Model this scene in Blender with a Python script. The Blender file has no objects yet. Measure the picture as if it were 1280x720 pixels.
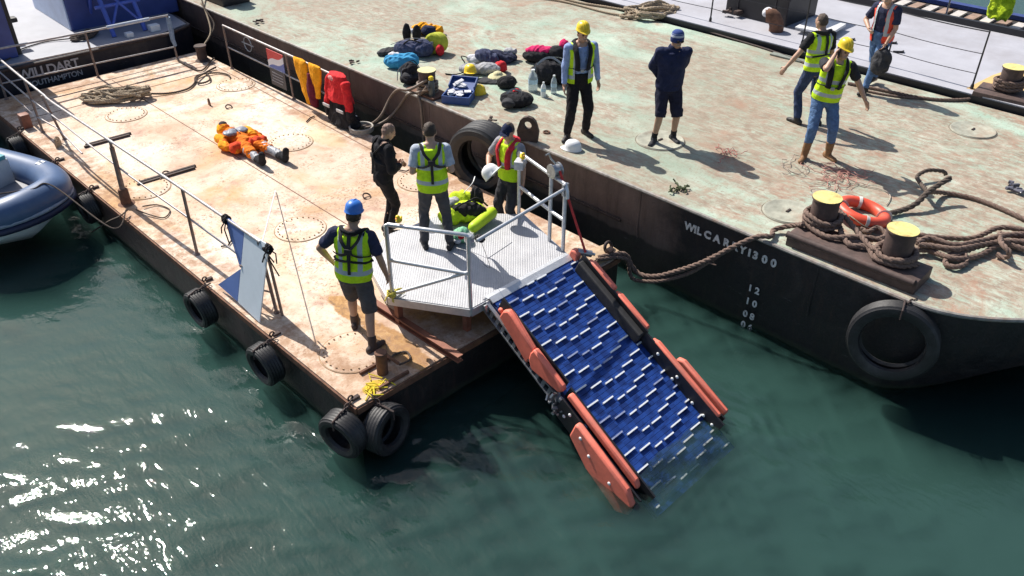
import bpy, bmesh, math, random
import numpy as np
from mathutils import Vector, Matrix, noise
R = math.radians
scene = bpy.context.scene
COL = scene.collection

# ------------------------------------------------------------------ camera, sky, sun, exposure
CAM = Vector((-3.57, -6.03, 6.15)); FPX = 1039.25; PITCH = R(33.94); HEAD = R(45.4); ROLL = R(.184)
cd = bpy.data.cameras.new('camera'); cam = bpy.data.objects.new('camera', cd); COL.objects.link(cam)
cd.sensor_width = 36; cd.lens = FPX / 1280 * 36; cd.clip_end = 3000; cd.clip_start = .1
CAMROT = Matrix.Rotation(HEAD - math.pi/2, 4, 'Z') @ Matrix.Rotation(math.pi/2 - PITCH, 4, 'X') @ Matrix.Rotation(ROLL, 4, 'Z')
cam.matrix_world = Matrix.Translation(CAM) @ CAMROT
scene.camera = cam
SUN_EL, SUN_AZ = R(47.4), R(89.0)
SUN = Vector((math.cos(SUN_AZ)*math.cos(SUN_EL), math.sin(SUN_AZ)*math.cos(SUN_EL), math.sin(SUN_EL)))
w = bpy.data.worlds.new('World'); scene.world = w; w.use_nodes = True
wn = w.node_tree; bg = wn.nodes['Background']
sky = wn.nodes.new('ShaderNodeTexSky'); sky.sky_type = 'NISHITA'; sky.sun_disc = False
sky.sun_elevation = SUN_EL; sky.sun_rotation = R(90) - SUN_AZ; sky.air_density = 1.0; sky.dust_density = 2.0
wn.links.new(sky.outputs[0], bg.inputs[0]); bg.inputs[1].default_value = .09
sl = bpy.data.lights.new('sun', 'SUN'); sl.energy = 4.9; sl.angle = R(.5); sl.color = (1, .95, .87)
so = bpy.data.objects.new('sun', sl); COL.objects.link(so); so.rotation_euler = SUN.to_track_quat('Z', 'Y').to_euler()
scene.view_settings.view_transform = 'Standard'; scene.view_settings.look = 'None'
scene.view_settings.exposure = .5; scene.view_settings.gamma = 1
scene.cycles.use_denoising = True
scene.cycles.max_bounces = 6; scene.cycles.transparent_max_bounces = 6
scene.cycles.caustics_reflective = False; scene.cycles.caustics_refractive = False

ZB, ZW = .75, -.64      # deck level of the big barge, water level (the small barge's deck is z = 0)

def P(px, py, z):
    """world point at height z on the sight line measured at (px, py) of the 1280x720 survey picture"""
    d = CAMROT.to_3x3() @ Vector(((px-640)/FPX, (360-py)/FPX, -1))
    return CAM + d * ((z - CAM.z) / d.z)

# ------------------------------------------------------------------ materials
MATS = {}
class NT:
    def __init__(s, name):
        s.m = bpy.data.materials.new(name); s.m.use_nodes = True; s.t = s.m.node_tree; s.b = s.t.nodes['Principled BSDF']
        s.co = None
    def n(s, k, **kw):
        x = s.t.nodes.new(k)
        for a, v in kw.items(): setattr(x, a, v)
        return x
    def l(s, a, b): s.t.links.new(a, b)
    def coord(s, kind='Object', scale=(1, 1, 1), rot=(0, 0, 0)):
        if s.co is None: s.co = s.n('ShaderNodeTexCoord')
        if scale == (1, 1, 1) and rot == (0, 0, 0): return s.co.outputs[kind]
        m = s.n('ShaderNodeMapping'); m.inputs['Scale'].default_value = scale; m.inputs['Rotation'].default_value = rot
        s.l(s.co.outputs[kind], m.inputs[0]); return m.outputs[0]
    def noise(s, scale, detail=6, rough=.6, vec=None, dist=0, stretch=(1, 1, 1)):
        x = s.n('ShaderNodeTexNoise'); x.inputs['Scale'].default_value = scale; x.inputs['Detail'].default_value = detail
        x.inputs['Roughness'].default_value = rough; x.inputs['Distortion'].default_value = dist
        s.l(vec or s.coord(scale=stretch), x.inputs['Vector']); return x.outputs['Fac']
    def ramp(s, fac, stops):
        x = s.n('ShaderNodeValToRGB'); e = x.color_ramp.elements
        while len(e) < len(stops): e.new(.5)
        for i, (p, c) in enumerate(stops):
            e[i].position = p
            e[i].color = (c, c, c, 1) if isinstance(c, (int, float)) else (*c, 1)
        s.l(fac, x.inputs[0]); return x.outputs[0]
    def mix(s, fac, a, b, mode='MIX'):
        x = s.n('ShaderNodeMix', data_type='RGBA', blend_type=mode)
        for inp, v in ((x.inputs[0], fac), (x.inputs[6], a), (x.inputs[7], b)):
            if isinstance(v, (int, float)): inp.default_value = v
            elif isinstance(v, tuple): inp.default_value = (*v, 1)
            else: s.l(v, inp)
        return x.outputs[2]
    def math(s, op, a, b=None, c=None):
        x = s.n('ShaderNodeMath', operation=op)
        for i, v in enumerate((a, b, c)):
            if v is None: continue
            if isinstance(v, (int, float)): x.inputs[i].default_value = v
            else: s.l(v, x.inputs[i])
        return x.outputs[0]
    def base(s, v):
        if isinstance(v, tuple): s.b.inputs['Base Color'].default_value = (*v, 1)
        else: s.l(v, s.b.inputs['Base Color'])
    def rough(s, v):
        if isinstance(v, (int, float)): s.b.inputs['Roughness'].default_value = v
        else: s.l(v, s.b.inputs['Roughness'])
    def bump(s, h, strength=.3, dist=.01):
        x = s.n('ShaderNodeBump'); x.inputs['Strength'].default_value = strength; x.inputs['Distance'].default_value = dist
        s.l(h, x.inputs['Height']); s.l(x.outputs[0], s.b.inputs['Normal'])

def simple(name, col, rough=.6, metal=0, var=.25, scale=14, bump=.15, dirt=None, dirt_amt=.5, spec=None):
    """a plain material with grain, mottling and optional dirt"""
    if name in MATS: return MATS[name]
    t = NT(name); a = t.noise(scale, 5, .65)
    dark = tuple(c*(1-var) for c in col); light = tuple(min(1, c*(1+var*.6)) for c in col)
    c = t.ramp(a, [(.3, dark), (.7, light)])
    if dirt:
        d = t.noise(scale*.35, 7, .7); c = t.mix(t.ramp(d, [(.5, 0), (.72, dirt_amt)]), c, dirt)
    t.base(c); t.rough(rough); t.b.inputs['Metallic'].default_value = metal
    if spec is not None: t.b.inputs['Specular IOR Level'].default_value = spec
    if bump: t.bump(t.noise(scale*3, 4, .6), bump, .006)
    MATS[name] = t.m; return t.m

def cloth(name, col, var=.3, rough=.9, fold=9):
    """woven cloth with soft creases"""
    if name in MATS: return MATS[name]
    t = NT(name); a = t.noise(fold, 4, .6, dist=1.2)
    c = t.ramp(a, [(.28, tuple(x*(1-var) for x in col)), (.72, tuple(min(1, x*(1+var*.5)) for x in col))])
    t.base(c); t.rough(rough); t.b.inputs['Specular IOR Level'].default_value = .25
    t.bump(t.math('ADD', t.noise(fold, 3, .5, dist=1.5), t.math('MULTIPLY', t.noise(160, 2), .15)), .8, .022)
    MATS[name] = t.m; return t.m

def hivis(name, col, brace=True, zs=(1.03, 1.2)):
    """fluorescent vest cloth with grey reflective tape laid out in the torso's own frame"""
    if name in MATS: return MATS[name]
    t = NT(name); a = t.noise(10, 4, .6, dist=1)
    c = t.ramp(a, [(.3, tuple(x*.8 for x in col)), (.7, tuple(min(1, x*1.08) for x in col))])
    sx = t.n('ShaderNodeSeparateXYZ'); t.l(t.coord(), sx.inputs[0])
    m = None
    for z in zs:
        k = t.math('LESS_THAN', t.math('ABSOLUTE', t.math('SUBTRACT', sx.outputs[2], z)), .027)
        m = k if m is None else t.math('MAXIMUM', m, k)
    if brace:
        k = t.math('LESS_THAN', t.math('ABSOLUTE', t.math('SUBTRACT', t.math('ABSOLUTE', sx.outputs[0]), .112)), .026)
        k = t.math('MULTIPLY', k, t.math('GREATER_THAN', sx.outputs[2], zs[-1]))
        m = t.math('MAXIMUM', m, k)
    t.base(t.mix(m, c, (.42, .47, .50))); t.rough(t.mix(m, (.85,)*3, (.35,)*3))
    t.bump(t.noise(9, 3, .5, dist=1.5), .7, .02); t.b.inputs['Specular IOR Level'].default_value = .3
    MATS[name] = t.m; return t.m

def skin(name, col):
    if name in MATS: return MATS[name]
    t = NT(name); t.base(t.ramp(t.noise(20, 4), [(.3, tuple(x*.82 for x in col)), (.7, col)])); t.rough(.5)
    MATS[name] = t.m; return t.m

SKIN = skin('skin', (.50, .30, .21)); SKIN2 = skin('tanned_skin', (.42, .25, .17))
EYE = simple('eye', (.03, .025, .02), .3, bump=0); LIP = simple('lip', (.33, .13, .11), .5, bump=0)
RUBBER = simple('rubber', (.012, .012, .014), .55, var=.4, scale=7, bump=.5, dirt=(.09, .085, .09), dirt_amt=.45)
BLACK = simple('black_webbing', (.012, .012, .014), .75)
BLACKCLOTH = cloth('black_cloth', (.022, .021, .025), .6)  # wide tone spread paints grey highlights into the black
DARKGREY = cloth('dark_grey_cloth', (.05, .05, .055))
GALV = simple('galvanised_steel', (.42, .43, .45), .42, .75, var=.3, scale=10, bump=.12, dirt=(.30, .27, .23), dirt_amt=.5)
ALU = simple('aluminium', (.62, .63, .65), .42, .6, var=.15, scale=12, bump=.08)
STEELRUST = simple('rusty_steel', (.16, .075, .045), .85, var=.5, scale=9, bump=.6, dirt=(.28, .13, .06), dirt_amt=.7)
DARKRUST = simple('dark_rusty_steel', (.055, .036, .032), .8, var=.5, scale=8, bump=.6, dirt=(.13, .07, .05), dirt_amt=.8)
REDBROWN = simple('red_oxide_paint', (.24, .085, .05), .6, var=.35, scale=7, bump=.3, dirt=(.36, .17, .10), dirt_amt=.6)
TANPAINT = simple('tan_rusty_paint', (.46, .33, .21), .8, var=.3, scale=12, bump=.4, dirt=(.25, .11, .05), dirt_amt=.7)
WHITE = simple('white_plastic', (.78, .79, .80), .4, var=.08, bump=.05)
GREYPL = simple('grey_plastic', (.35, .36, .37), .5, bump=.1)
YELPL = simple('yellow_plastic', (.82, .58, .02), .38, var=.1, bump=.04)
BLUPL = simple('blue_plastic', (.03, .16, .55), .38, var=.12, bump=.04)
YELPAINT = simple('worn_yellow_paint', (.70, .60, .22), .6, var=.2, scale=18, bump=.3, dirt=(.36, .22, .08), dirt_amt=.95)
ROPE = simple('brown_rope', (.185, .125, .10), .95, var=.45, scale=40, bump=.9)
ROPET = simple('tan_rope', (.38, .30, .21), .95, var=.4, scale=40, bump=.9)
ROPED = simple('dark_rope', (.10, .075, .06), .95, var=.45, scale=40, bump=.8)
ORANGE = simple('salmon_foam', (.80, .185, .12), .6, var=.18, scale=5, bump=.25, dirt=(.42, .17, .13), dirt_amt=.7)
REDSTRAP = simple('red_strap', (.62, .045, .04), .7, bump=.2)
LIME = (.60, .90, .02); ORG = (.85, .12, .02)

# ------------------------------------------------------------------ mesh builder
W = {}                    # object name -> world matrix, kept by hand so that parts can be built in world space
class MB:
    def __init__(s): s.bm = bmesh.new(); s.mi = 0
    def _mark(s, faces):
        for f in faces: f.material_index = s.mi
    def ringed(s, rings, closed=False, cap=True, loop=True):
        vs = [[s.bm.verts.new(p) for p in r] for r in rings]; n = len(vs[0]); fs = []
        N = len(vs)
        for i in range(N if closed else N-1):
            a, b = vs[i], vs[(i+1) % N]
            for k in range(n if loop else n-1):
                j = (k+1) % n
                try: fs.append(s.bm.faces.new((a[k], a[j], b[j], b[k])))
                except ValueError: pass
        if cap and not closed:
            for r, rev in ((vs[0], True), (vs[-1], False)):
                try: fs.append(s.bm.faces.new(r[::-1] if rev else r))
                except ValueError: pass
        s._mark(fs); return s
    def box(s, c, size, rot=None, bev=0):
        hx, hy, hz = (v/2 for v in size); M = rot.to_3x3() if rot is not None else Matrix.Identity(3); c = Vector(c)
        q = [c + M @ Vector((x, y, z)) for z in (-hz, hz) for x, y in ((-hx, -hy), (hx, -hy), (hx, hy), (-hx, hy))]
        v = [s.bm.verts.new(p) for p in q]
        fs = [s.bm.faces.new([v[i] for i in f]) for f in ((3, 2, 1, 0), (4, 5, 6, 7), (0, 1, 5, 4), (1, 2, 6, 5), (2, 3, 7, 6), (3, 0, 4, 7))]
        s._mark(fs)
        if bev:
            es = list({e for f in fs for e in f.edges})
            r = bmesh.ops.bevel(s.bm, geom=es, offset=bev, segments=2, affect='EDGES', profile=.6)
            s._mark(r['faces'])
        return s
    def tube(s, pts, r, n=8, closed=False, cap=True, flat=None, radii=None):
        """round (or, with flat=(width, thick), strap-like) tube along pts"""
        pts = [Vector(p) for p in pts]; N = len(pts)
        if N < 2: return s
        tan = []
        for i in range(N):
            a = pts[(i-1) % N] if (closed or i > 0) else pts[0]
            b = pts[(i+1) % N] if (closed or i < N-1) else pts[-1]
            t = (b-a); tan.append(t.normalized() if t.length > 1e-9 else Vector((0, 0, 1)))
        u = tan[0].orthogonal().normalized()
        if flat and len(flat) > 2: u = (Vector(flat[2]) - tan[0]*tan[0].dot(Vector(flat[2]))).normalized()
        rings = []
        for i in range(N):
            t = tan[i]
            if flat and len(flat) > 2: u2 = Vector(flat[2]) - t*t.dot(Vector(flat[2]))
            else: u2 = u - t*u.dot(t)
            u = u2.normalized() if u2.length > 1e-6 else t.orthogonal().normalized()
            v = t.cross(u); ring = []
            for k in range(n):
                a = 2*math.pi*k/n
                if flat: ring.append(pts[i] + u*(math.cos(a)*flat[1]/2) + v*(math.sin(a)*flat[0]/2))
                else:
                    q = radii[i] if radii else r
                    ring.append(pts[i] + (u*math.cos(a) + v*math.sin(a))*q)
            rings.append(ring)
        return s.ringed(rings, closed, cap)
    def cyl(s, p0, p1, r0, r1=None, n=14): return s.tube([p0, p1], r0, n, radii=[r0, r0 if r1 is None else r1])
    def capsule(s, p0, p1, r0, r1, n=14, e0=True, e1=True):
        p0, p1 = Vector(p0), Vector(p1); d = (p1-p0).normalized(); pts, rad = [], []
        if e0:
            for a in (80, 60, 35, 12): pts.append(p0 - d*r0*math.sin(R(a))); rad.append(r0*math.cos(R(a)))
        pts += [p0, p1]; rad += [r0, r1]
        if e1:
            for a in (12, 35, 60, 80): pts.append(p1 + d*r1*math.sin(R(a))); rad.append(r1*math.cos(R(a)))
        return s.tube(pts, r0, n, radii=rad)
    def ell(s, c, rad, M=None, n=16, m=10, cut=None):
        c = Vector(c); M = M.to_3x3() if M is not None else Matrix.Identity(3); rings = []
        lo = -90 if cut is None else cut
        for i in range(m+1):
            ph = R(lo + (90-lo)*i/m); ph = max(min(ph, R(89)), R(-89))
            rings.append([c + M @ Vector((rad[0]*math.cos(ph)*math.cos(2*math.pi*k/n), rad[1]*math.cos(ph)*math.sin(2*math.pi*k/n), rad[2]*math.sin(ph))) for k in range(n)])
        return s.ringed(rings)
    def loft(s, secs, n=22, M=None):
        """ellipse sections (z, rx, ry, y offset)"""
        M = M or Matrix.Identity(4)
        return s.ringed([[M @ Vector((rx*math.cos(2*math.pi*k/n), y + ry*math.sin(2*math.pi*k/n), z)) for k in range(n)] for z, rx, ry, y in secs])
    def lathe(s, prof, n=24, M=None, closed=False, cap=True):
        M = M or Matrix.Identity(4)
        return s.ringed([[M @ Vector((r*math.cos(2*math.pi*k/n), r*math.sin(2*math.pi*k/n), z)) for k in range(n)] for r, z in prof], closed, cap)
    def prism(s, poly, z0, z1, M=None):
        M = M or Matrix.Identity(4)
        return s.ringed([[M @ Vector((x, y, z)) for x, y in poly] for z in (z0, z1)])
    def build(s, name, mat, parent=None, smooth=True, angle=40, recalc=True, bevel=0):
        if recalc: bmesh.ops.recalc_face_normals(s.bm, faces=s.bm.faces)
        me = bpy.data.meshes.new(name); s.bm.to_mesh(me); s.bm.free()
        return link(name, me, mat, parent, smooth, angle, bevel)

def link(name, me, mat, parent=None, smooth=True, angle=40, bevel=0):
    for m in (mat if isinstance(mat, (list, tuple)) else [mat]): me.materials.append(m)
    o = bpy.data.objects.new(name, me); COL.objects.link(o)
    if parent is not None:
        M = W[parent.name]; me.transform(M.inverted()); o.parent = parent; W[o.name] = M
    else: W[o.name] = Matrix.Identity(4)
    if smooth:
        me.shade_smooth(); me.set_sharp_from_angle(angle=R(angle))
    if bevel:
        b = o.modifiers.new('bevel', 'BEVEL'); b.width = bevel; b.segments = 2; b.limit_method = 'ANGLE'; b.angle_limit = R(50)
    return o

def blob(mb, name, mat, parent=None, voxel=.012, smooth=2, amp=0, nscale=8, seed=0, cut=None, angle=180, classify=None):
    """merge the overlapping solids of a builder into one continuous skin"""
    bmesh.ops.recalc_face_normals(mb.bm, faces=mb.bm.faces)
    me = bpy.data.meshes.new('tmp'); mb.bm.to_mesh(me); mb.bm.free()
    t = bpy.data.objects.new('tmp', me); COL.objects.link(t)
    r = t.modifiers.new('r', 'REMESH'); r.mode = 'VOXEL'; r.voxel_size = voxel
    if smooth: sm = t.modifiers.new('s', 'SMOOTH'); sm.iterations = smooth; sm.factor = .5
    dg = bpy.context.evaluated_depsgraph_get()
    m2 = bpy.data.meshes.new_from_object(t.evaluated_get(dg), depsgraph=dg)
    bpy.data.objects.remove(t); bpy.data.meshes.remove(me)
    m2.name = name
    if amp:
        n = len(m2.vertices); co = np.empty(n*3); no = np.empty(n*3)
        m2.vertices.foreach_get('co', co); m2.vertices.foreach_get('normal', no)
        co = co.reshape(-1, 3); no = no.reshape(-1, 3); off = Vector((seed*3.1, seed*1.7, seed*.9))
        fr = Matrix.Rotation(seed*1.3, 3, 'Z') @ Matrix.Rotation(.5*math.sin(seed), 3, 'X'); fr2 = Matrix.Rotation(seed*1.3+1.1, 3, 'Z'); sc1, sc2 = Vector((1.9, .42, .8)), Vector((.5, 2.3, 1.1))
        for i in range(n):
            p = Vector(co[i]); q = (fr @ p)*sc1; q2 = (fr2 @ p)*sc2
            w_ = noise.noise(p*nscale*.6+off)
            k = (.45-abs(noise.noise(q*nscale+off+Vector((w_, w_, 0))*.8))*2) * .95 + noise.noise(p*nscale*.7-off)*.55 + (.4-abs(noise.noise(q2*nscale*1.2-off))*2)*.4
            co[i] += no[i]*k*amp
        m2.vertices.foreach_set('co', co.reshape(-1)); m2.update()
    if cut:
        bm = bmesh.new(); bm.from_mesh(m2)
        for pt, nr in cut:
            bmesh.ops.bisect_plane(bm, geom=bm.verts[:]+bm.edges[:]+bm.faces[:], plane_co=Vector(pt), plane_no=Vector(nr), clear_outer=True)
        bm.to_mesh(m2); bm.free()
    if classify:
        for f in m2.polygons: f.material_index = classify(f.center)
    return link(name, m2, mat, parent, True, angle)

def thing(name, label, cat, loc=(0, 0, 0), rz=0, group=None, M=None):
    o = bpy.data.objects.new(name, None); COL.objects.link(o); o.empty_display_size = .1
    M = M or Matrix.Translation(Vector(loc)) @ Matrix.Rotation(rz, 4, 'Z')
    o.matrix_world = M; W[o.name] = M
    return tag(o, label, cat, group)
def tag(o, label, cat, group=None):
    o['label'] = label; o['category'] = cat
    if group: o['group'] = group
    return o
def struct(o, kind='structure'): o['kind'] = kind; return o

def smooth_path(pts, step=.03, closed=False):
    pts = [Vector(p) for p in pts]; out = []; N = len(pts)
    for i in range(N if closed else N-1):
        g = lambda k: pts[k % N] if closed else pts[max(0, min(N-1, k))]
        p0, p1, p2, p3 = g(i-1), g(i), g(i+1), g(i+2); m = max(2, int((p2-p1).length/step))
        for k in range(m):
            t = k/m
            out.append(.5*((2*p1) + (p2-p0)*t + (2*p0-5*p1+4*p2-p3)*t*t + (3*p1-p0-3*p2+p3)*t**3))
    if not closed: out.append(pts[-1])
    return out
def rope_mesh(mb, pts, rad, closed=False, strands=3, pitch=7, n=6):
    """laid rope: strands wound about the path"""
    pts = smooth_path(pts, rad*.9, closed); N = len(pts); u = None; fr = []; L = 0
    for i in range(N):
        a, b = pts[max(0, i-1)], pts[min(N-1, i+1)]; t = (b-a).normalized() if (b-a).length > 1e-7 else Vector((1, 0, 0))
        if u is None: u = t.orthogonal().normalized()
        u2 = u - t*u.dot(t); u = u2.normalized() if u2.length > 1e-6 else t.orthogonal().normalized()
        if i: L += (pts[i]-pts[i-1]).length
        fr.append((u.copy(), t.cross(u), L))
    for s in range(strands):
        q = []
        for p, (a, b, l) in zip(pts, fr):
            th = 2*math.pi*(l/(rad*pitch) + s/strands); q.append(p + (a*math.cos(th) + b*math.sin(th))*rad*.5)
        mb.tube(q, rad*.56, n)
    return mb
def heap(center, rad, turns, z, rise, seed, squash=.6, rz=0, jit=.25, per=9):
    """lazy loops of a dropped coil"""
    rn = random.Random(seed); out = []; c = Vector(center)
    for i in range(turns*per):
        a = 2*math.pi*i/per; k = rad*(1 + rn.uniform(-jit, jit))
        x, y = k*math.cos(a) + rn.uniform(-.3, .3)*rad*.5, k*squash*math.sin(a) + rn.uniform(-.2, .2)*rad*.4
        out.append(c + Vector((x*math.cos(rz)-y*math.sin(rz), x*math.sin(rz)+y*math.cos(rz), z + rise*rn.random()*i/(turns*per))))
    return out
def text_part(name, s, size, M, mat, parent, ext=.004, spacing=1.0, align='LEFT', bold=.0):
    c = bpy.data.curves.new('t', 'FONT'); c.body = s; c.size = size; c.extrude = ext; c.space_character = spacing; c.align_x = align; c.offset = bold
    o = bpy.data.objects.new('t', c); COL.objects.link(o); dg = bpy.context.evaluated_depsgraph_get()
    me = bpy.data.meshes.new_from_object(o.evaluated_get(dg), depsgraph=dg); bpy.data.objects.remove(o)
    me.transform(M); me.name = name
    return link(name, me, mat, parent, False)
# ================================================================== SETTING
# ------------------------------------------------------------------ water: one wavy sheet, fine near the barges, coarse to the horizon
def axis(lo, hi, step, far):
    a = list(np.arange(lo, hi+1e-6, step)); g = step; p = hi; q = lo; A = []; B = []
    while p < far:
        g *= 1.25; p += g; A.append(p)
    g = step
    while q > -far:
        g *= 1.25; q -= g; B.append(q)
    return np.array(B[::-1] + a + A)
gx = axis(-6.5, 8.5, .045, 900); gy = axis(-6.0, 11.0, .045, 900)
X, Y = np.meshgrid(gx, gy, indexing='ij')
rs = np.random.RandomState(4); Hh = np.zeros_like(X)
ca, sa = math.cos(R(57)), math.sin(R(57))
for k in range(110):
    lam = .19 * (9 ** rs.rand()); th = R(50) + rs.randn()*.40; kk = 2*math.pi/lam
    amp = .00086 * lam**.38 * (1.4 if lam < .7 else 1) * (1 if lam < 1.6 else .7)
    ph = kk*(X*math.cos(th) + Y*math.sin(th)) + rs.rand()*6.28
    ph = ph + .7*np.sin(.55*X*rs.randn() + .55*Y*rs.randn() + rs.rand()*6)
    Hh += amp*(np.sin(ph) + .25*np.cos(2*ph)) * np.clip(lam/.25, 0, 1)
patch = .80 + .50*np.sin(.5*X+.3*Y+1)*np.sin(.35*Y-.4*X+2.2)          # cat's paws: rougher and calmer patches
Hh *= patch
# small wash where the ramp dips in and along the hulls
dr = np.hypot(np.maximum(np.maximum(1.75-X, X-3.45), 0), np.maximum(np.maximum(-2.75-Y, Y+2.35), 0)); Hh += .010*np.exp(-dr/.30)*np.sin(2*math.pi*dr/.17 + 2*np.sin(3*X) + 1.5*np.sin(5*Y))
rad = np.maximum(np.abs(X-1), np.abs(Y-2)); Hh *= np.clip((40-rad)/25, 0, 1)
co = np.stack([X, Y, ZW + Hh], -1).reshape(-1, 3); nx, ny = len(gx), len(gy)
idx = np.arange(nx*ny).reshape(nx, ny)
quads = np.stack([idx[:-1, :-1], idx[1:, :-1], idx[1:, 1:], idx[:-1, 1:]], -1).reshape(-1, 4)
# closed body: the sheet, a skirt round it and a bottom, so that the murk below the surface is a real volume
ring = np.concatenate([idx[:, 0], idx[-1, 1:], idx[-2::-1, -1], idx[0, -2:0:-1]]); nb = len(co); low = co[ring].copy(); low[:, 2] = -9.0
co = np.concatenate([co, low]); m_ = len(ring); b0 = nb + np.arange(m_); k1 = np.roll(np.arange(m_), -1)
side_q = np.stack([ring, b0, b0[k1], ring[k1]], -1)
loops = np.concatenate([quads.reshape(-1), side_q.reshape(-1), b0[::-1]]); starts = np.concatenate([np.arange(0, quads.size + side_q.size, 4), [quads.size + side_q.size]])
me = bpy.data.meshes.new('water'); me.vertices.add(len(co)); me.vertices.foreach_set('co', co.reshape(-1))
me.loops.add(len(loops)); me.loops.foreach_set('vertex_index', loops.astype(np.int32))
me.polygons.add(len(starts)); me.polygons.foreach_set('loop_start', starts.astype(np.int32))
me.update(calc_edges=True); me.validate(); me.shade_smooth(); me.set_sharp_from_angle(angle=R(60))
t = NT('sea_water'); t.t.nodes.remove(t.b); out_ = t.t.nodes['Material Output']
gl = t.n('ShaderNodeBsdfGlossy'); gl.inputs['Roughness'].default_value = .03; tr = t.n('ShaderNodeBsdfTransparent'); fr = t.n('ShaderNodeFresnel'); fr.inputs['IOR'].default_value = 1.42
bp_ = t.n('ShaderNodeBump'); bp_.inputs['Strength'].default_value = .29; bp_.inputs['Distance'].default_value = .06
t.l(t.math('ADD', t.math('MULTIPLY', t.noise(2.8, 3, .5, vec=t.coord(rot=(0, 0, R(-50)), scale=(1.5, .6, 1)), dist=1.4), .25), t.math('ADD', t.math('MULTIPLY', t.noise(6.5, 2, .5, vec=t.coord(rot=(0, 0, R(-48)), scale=(1.5, .5, 1)), dist=1.2), .36), t.math('MULTIPLY', t.noise(19, 2, .5), .14))), bp_.inputs['Height'])
t.l(bp_.outputs[0], gl.inputs['Normal']); t.l(bp_.outputs[0], fr.inputs['Normal'])
df = t.n('ShaderNodeBsdfDiffuse'); df.inputs['Color'].default_value = (.036, .092, .081, 1); t.l(bp_.outputs[0], df.inputs['Normal'])
bo = t.n('ShaderNodeMixShader'); bo.inputs[0].default_value = .12; t.l(tr.outputs[0], bo.inputs[1]); t.l(df.outputs[0], bo.inputs[2])
mx = t.n('ShaderNodeMixShader'); t.l(fr.outputs[0], mx.inputs[0]); t.l(bo.outputs[0], mx.inputs[1]); t.l(gl.outputs[0], mx.inputs[2]); t.l(mx.outputs[0], out_.inputs['Surface'])
vol = t.n('ShaderNodeVolumePrincipled'); vol.inputs['Color'].default_value = (.20, .48, .425, 1); vol.inputs['Density'].default_value = 1.35; vol.inputs['Anisotropy'].default_value = 0
t.l(vol.outputs[0], out_.inputs['Volume'])
o = link('water', me, t.m, None, False); struct(o)

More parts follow.
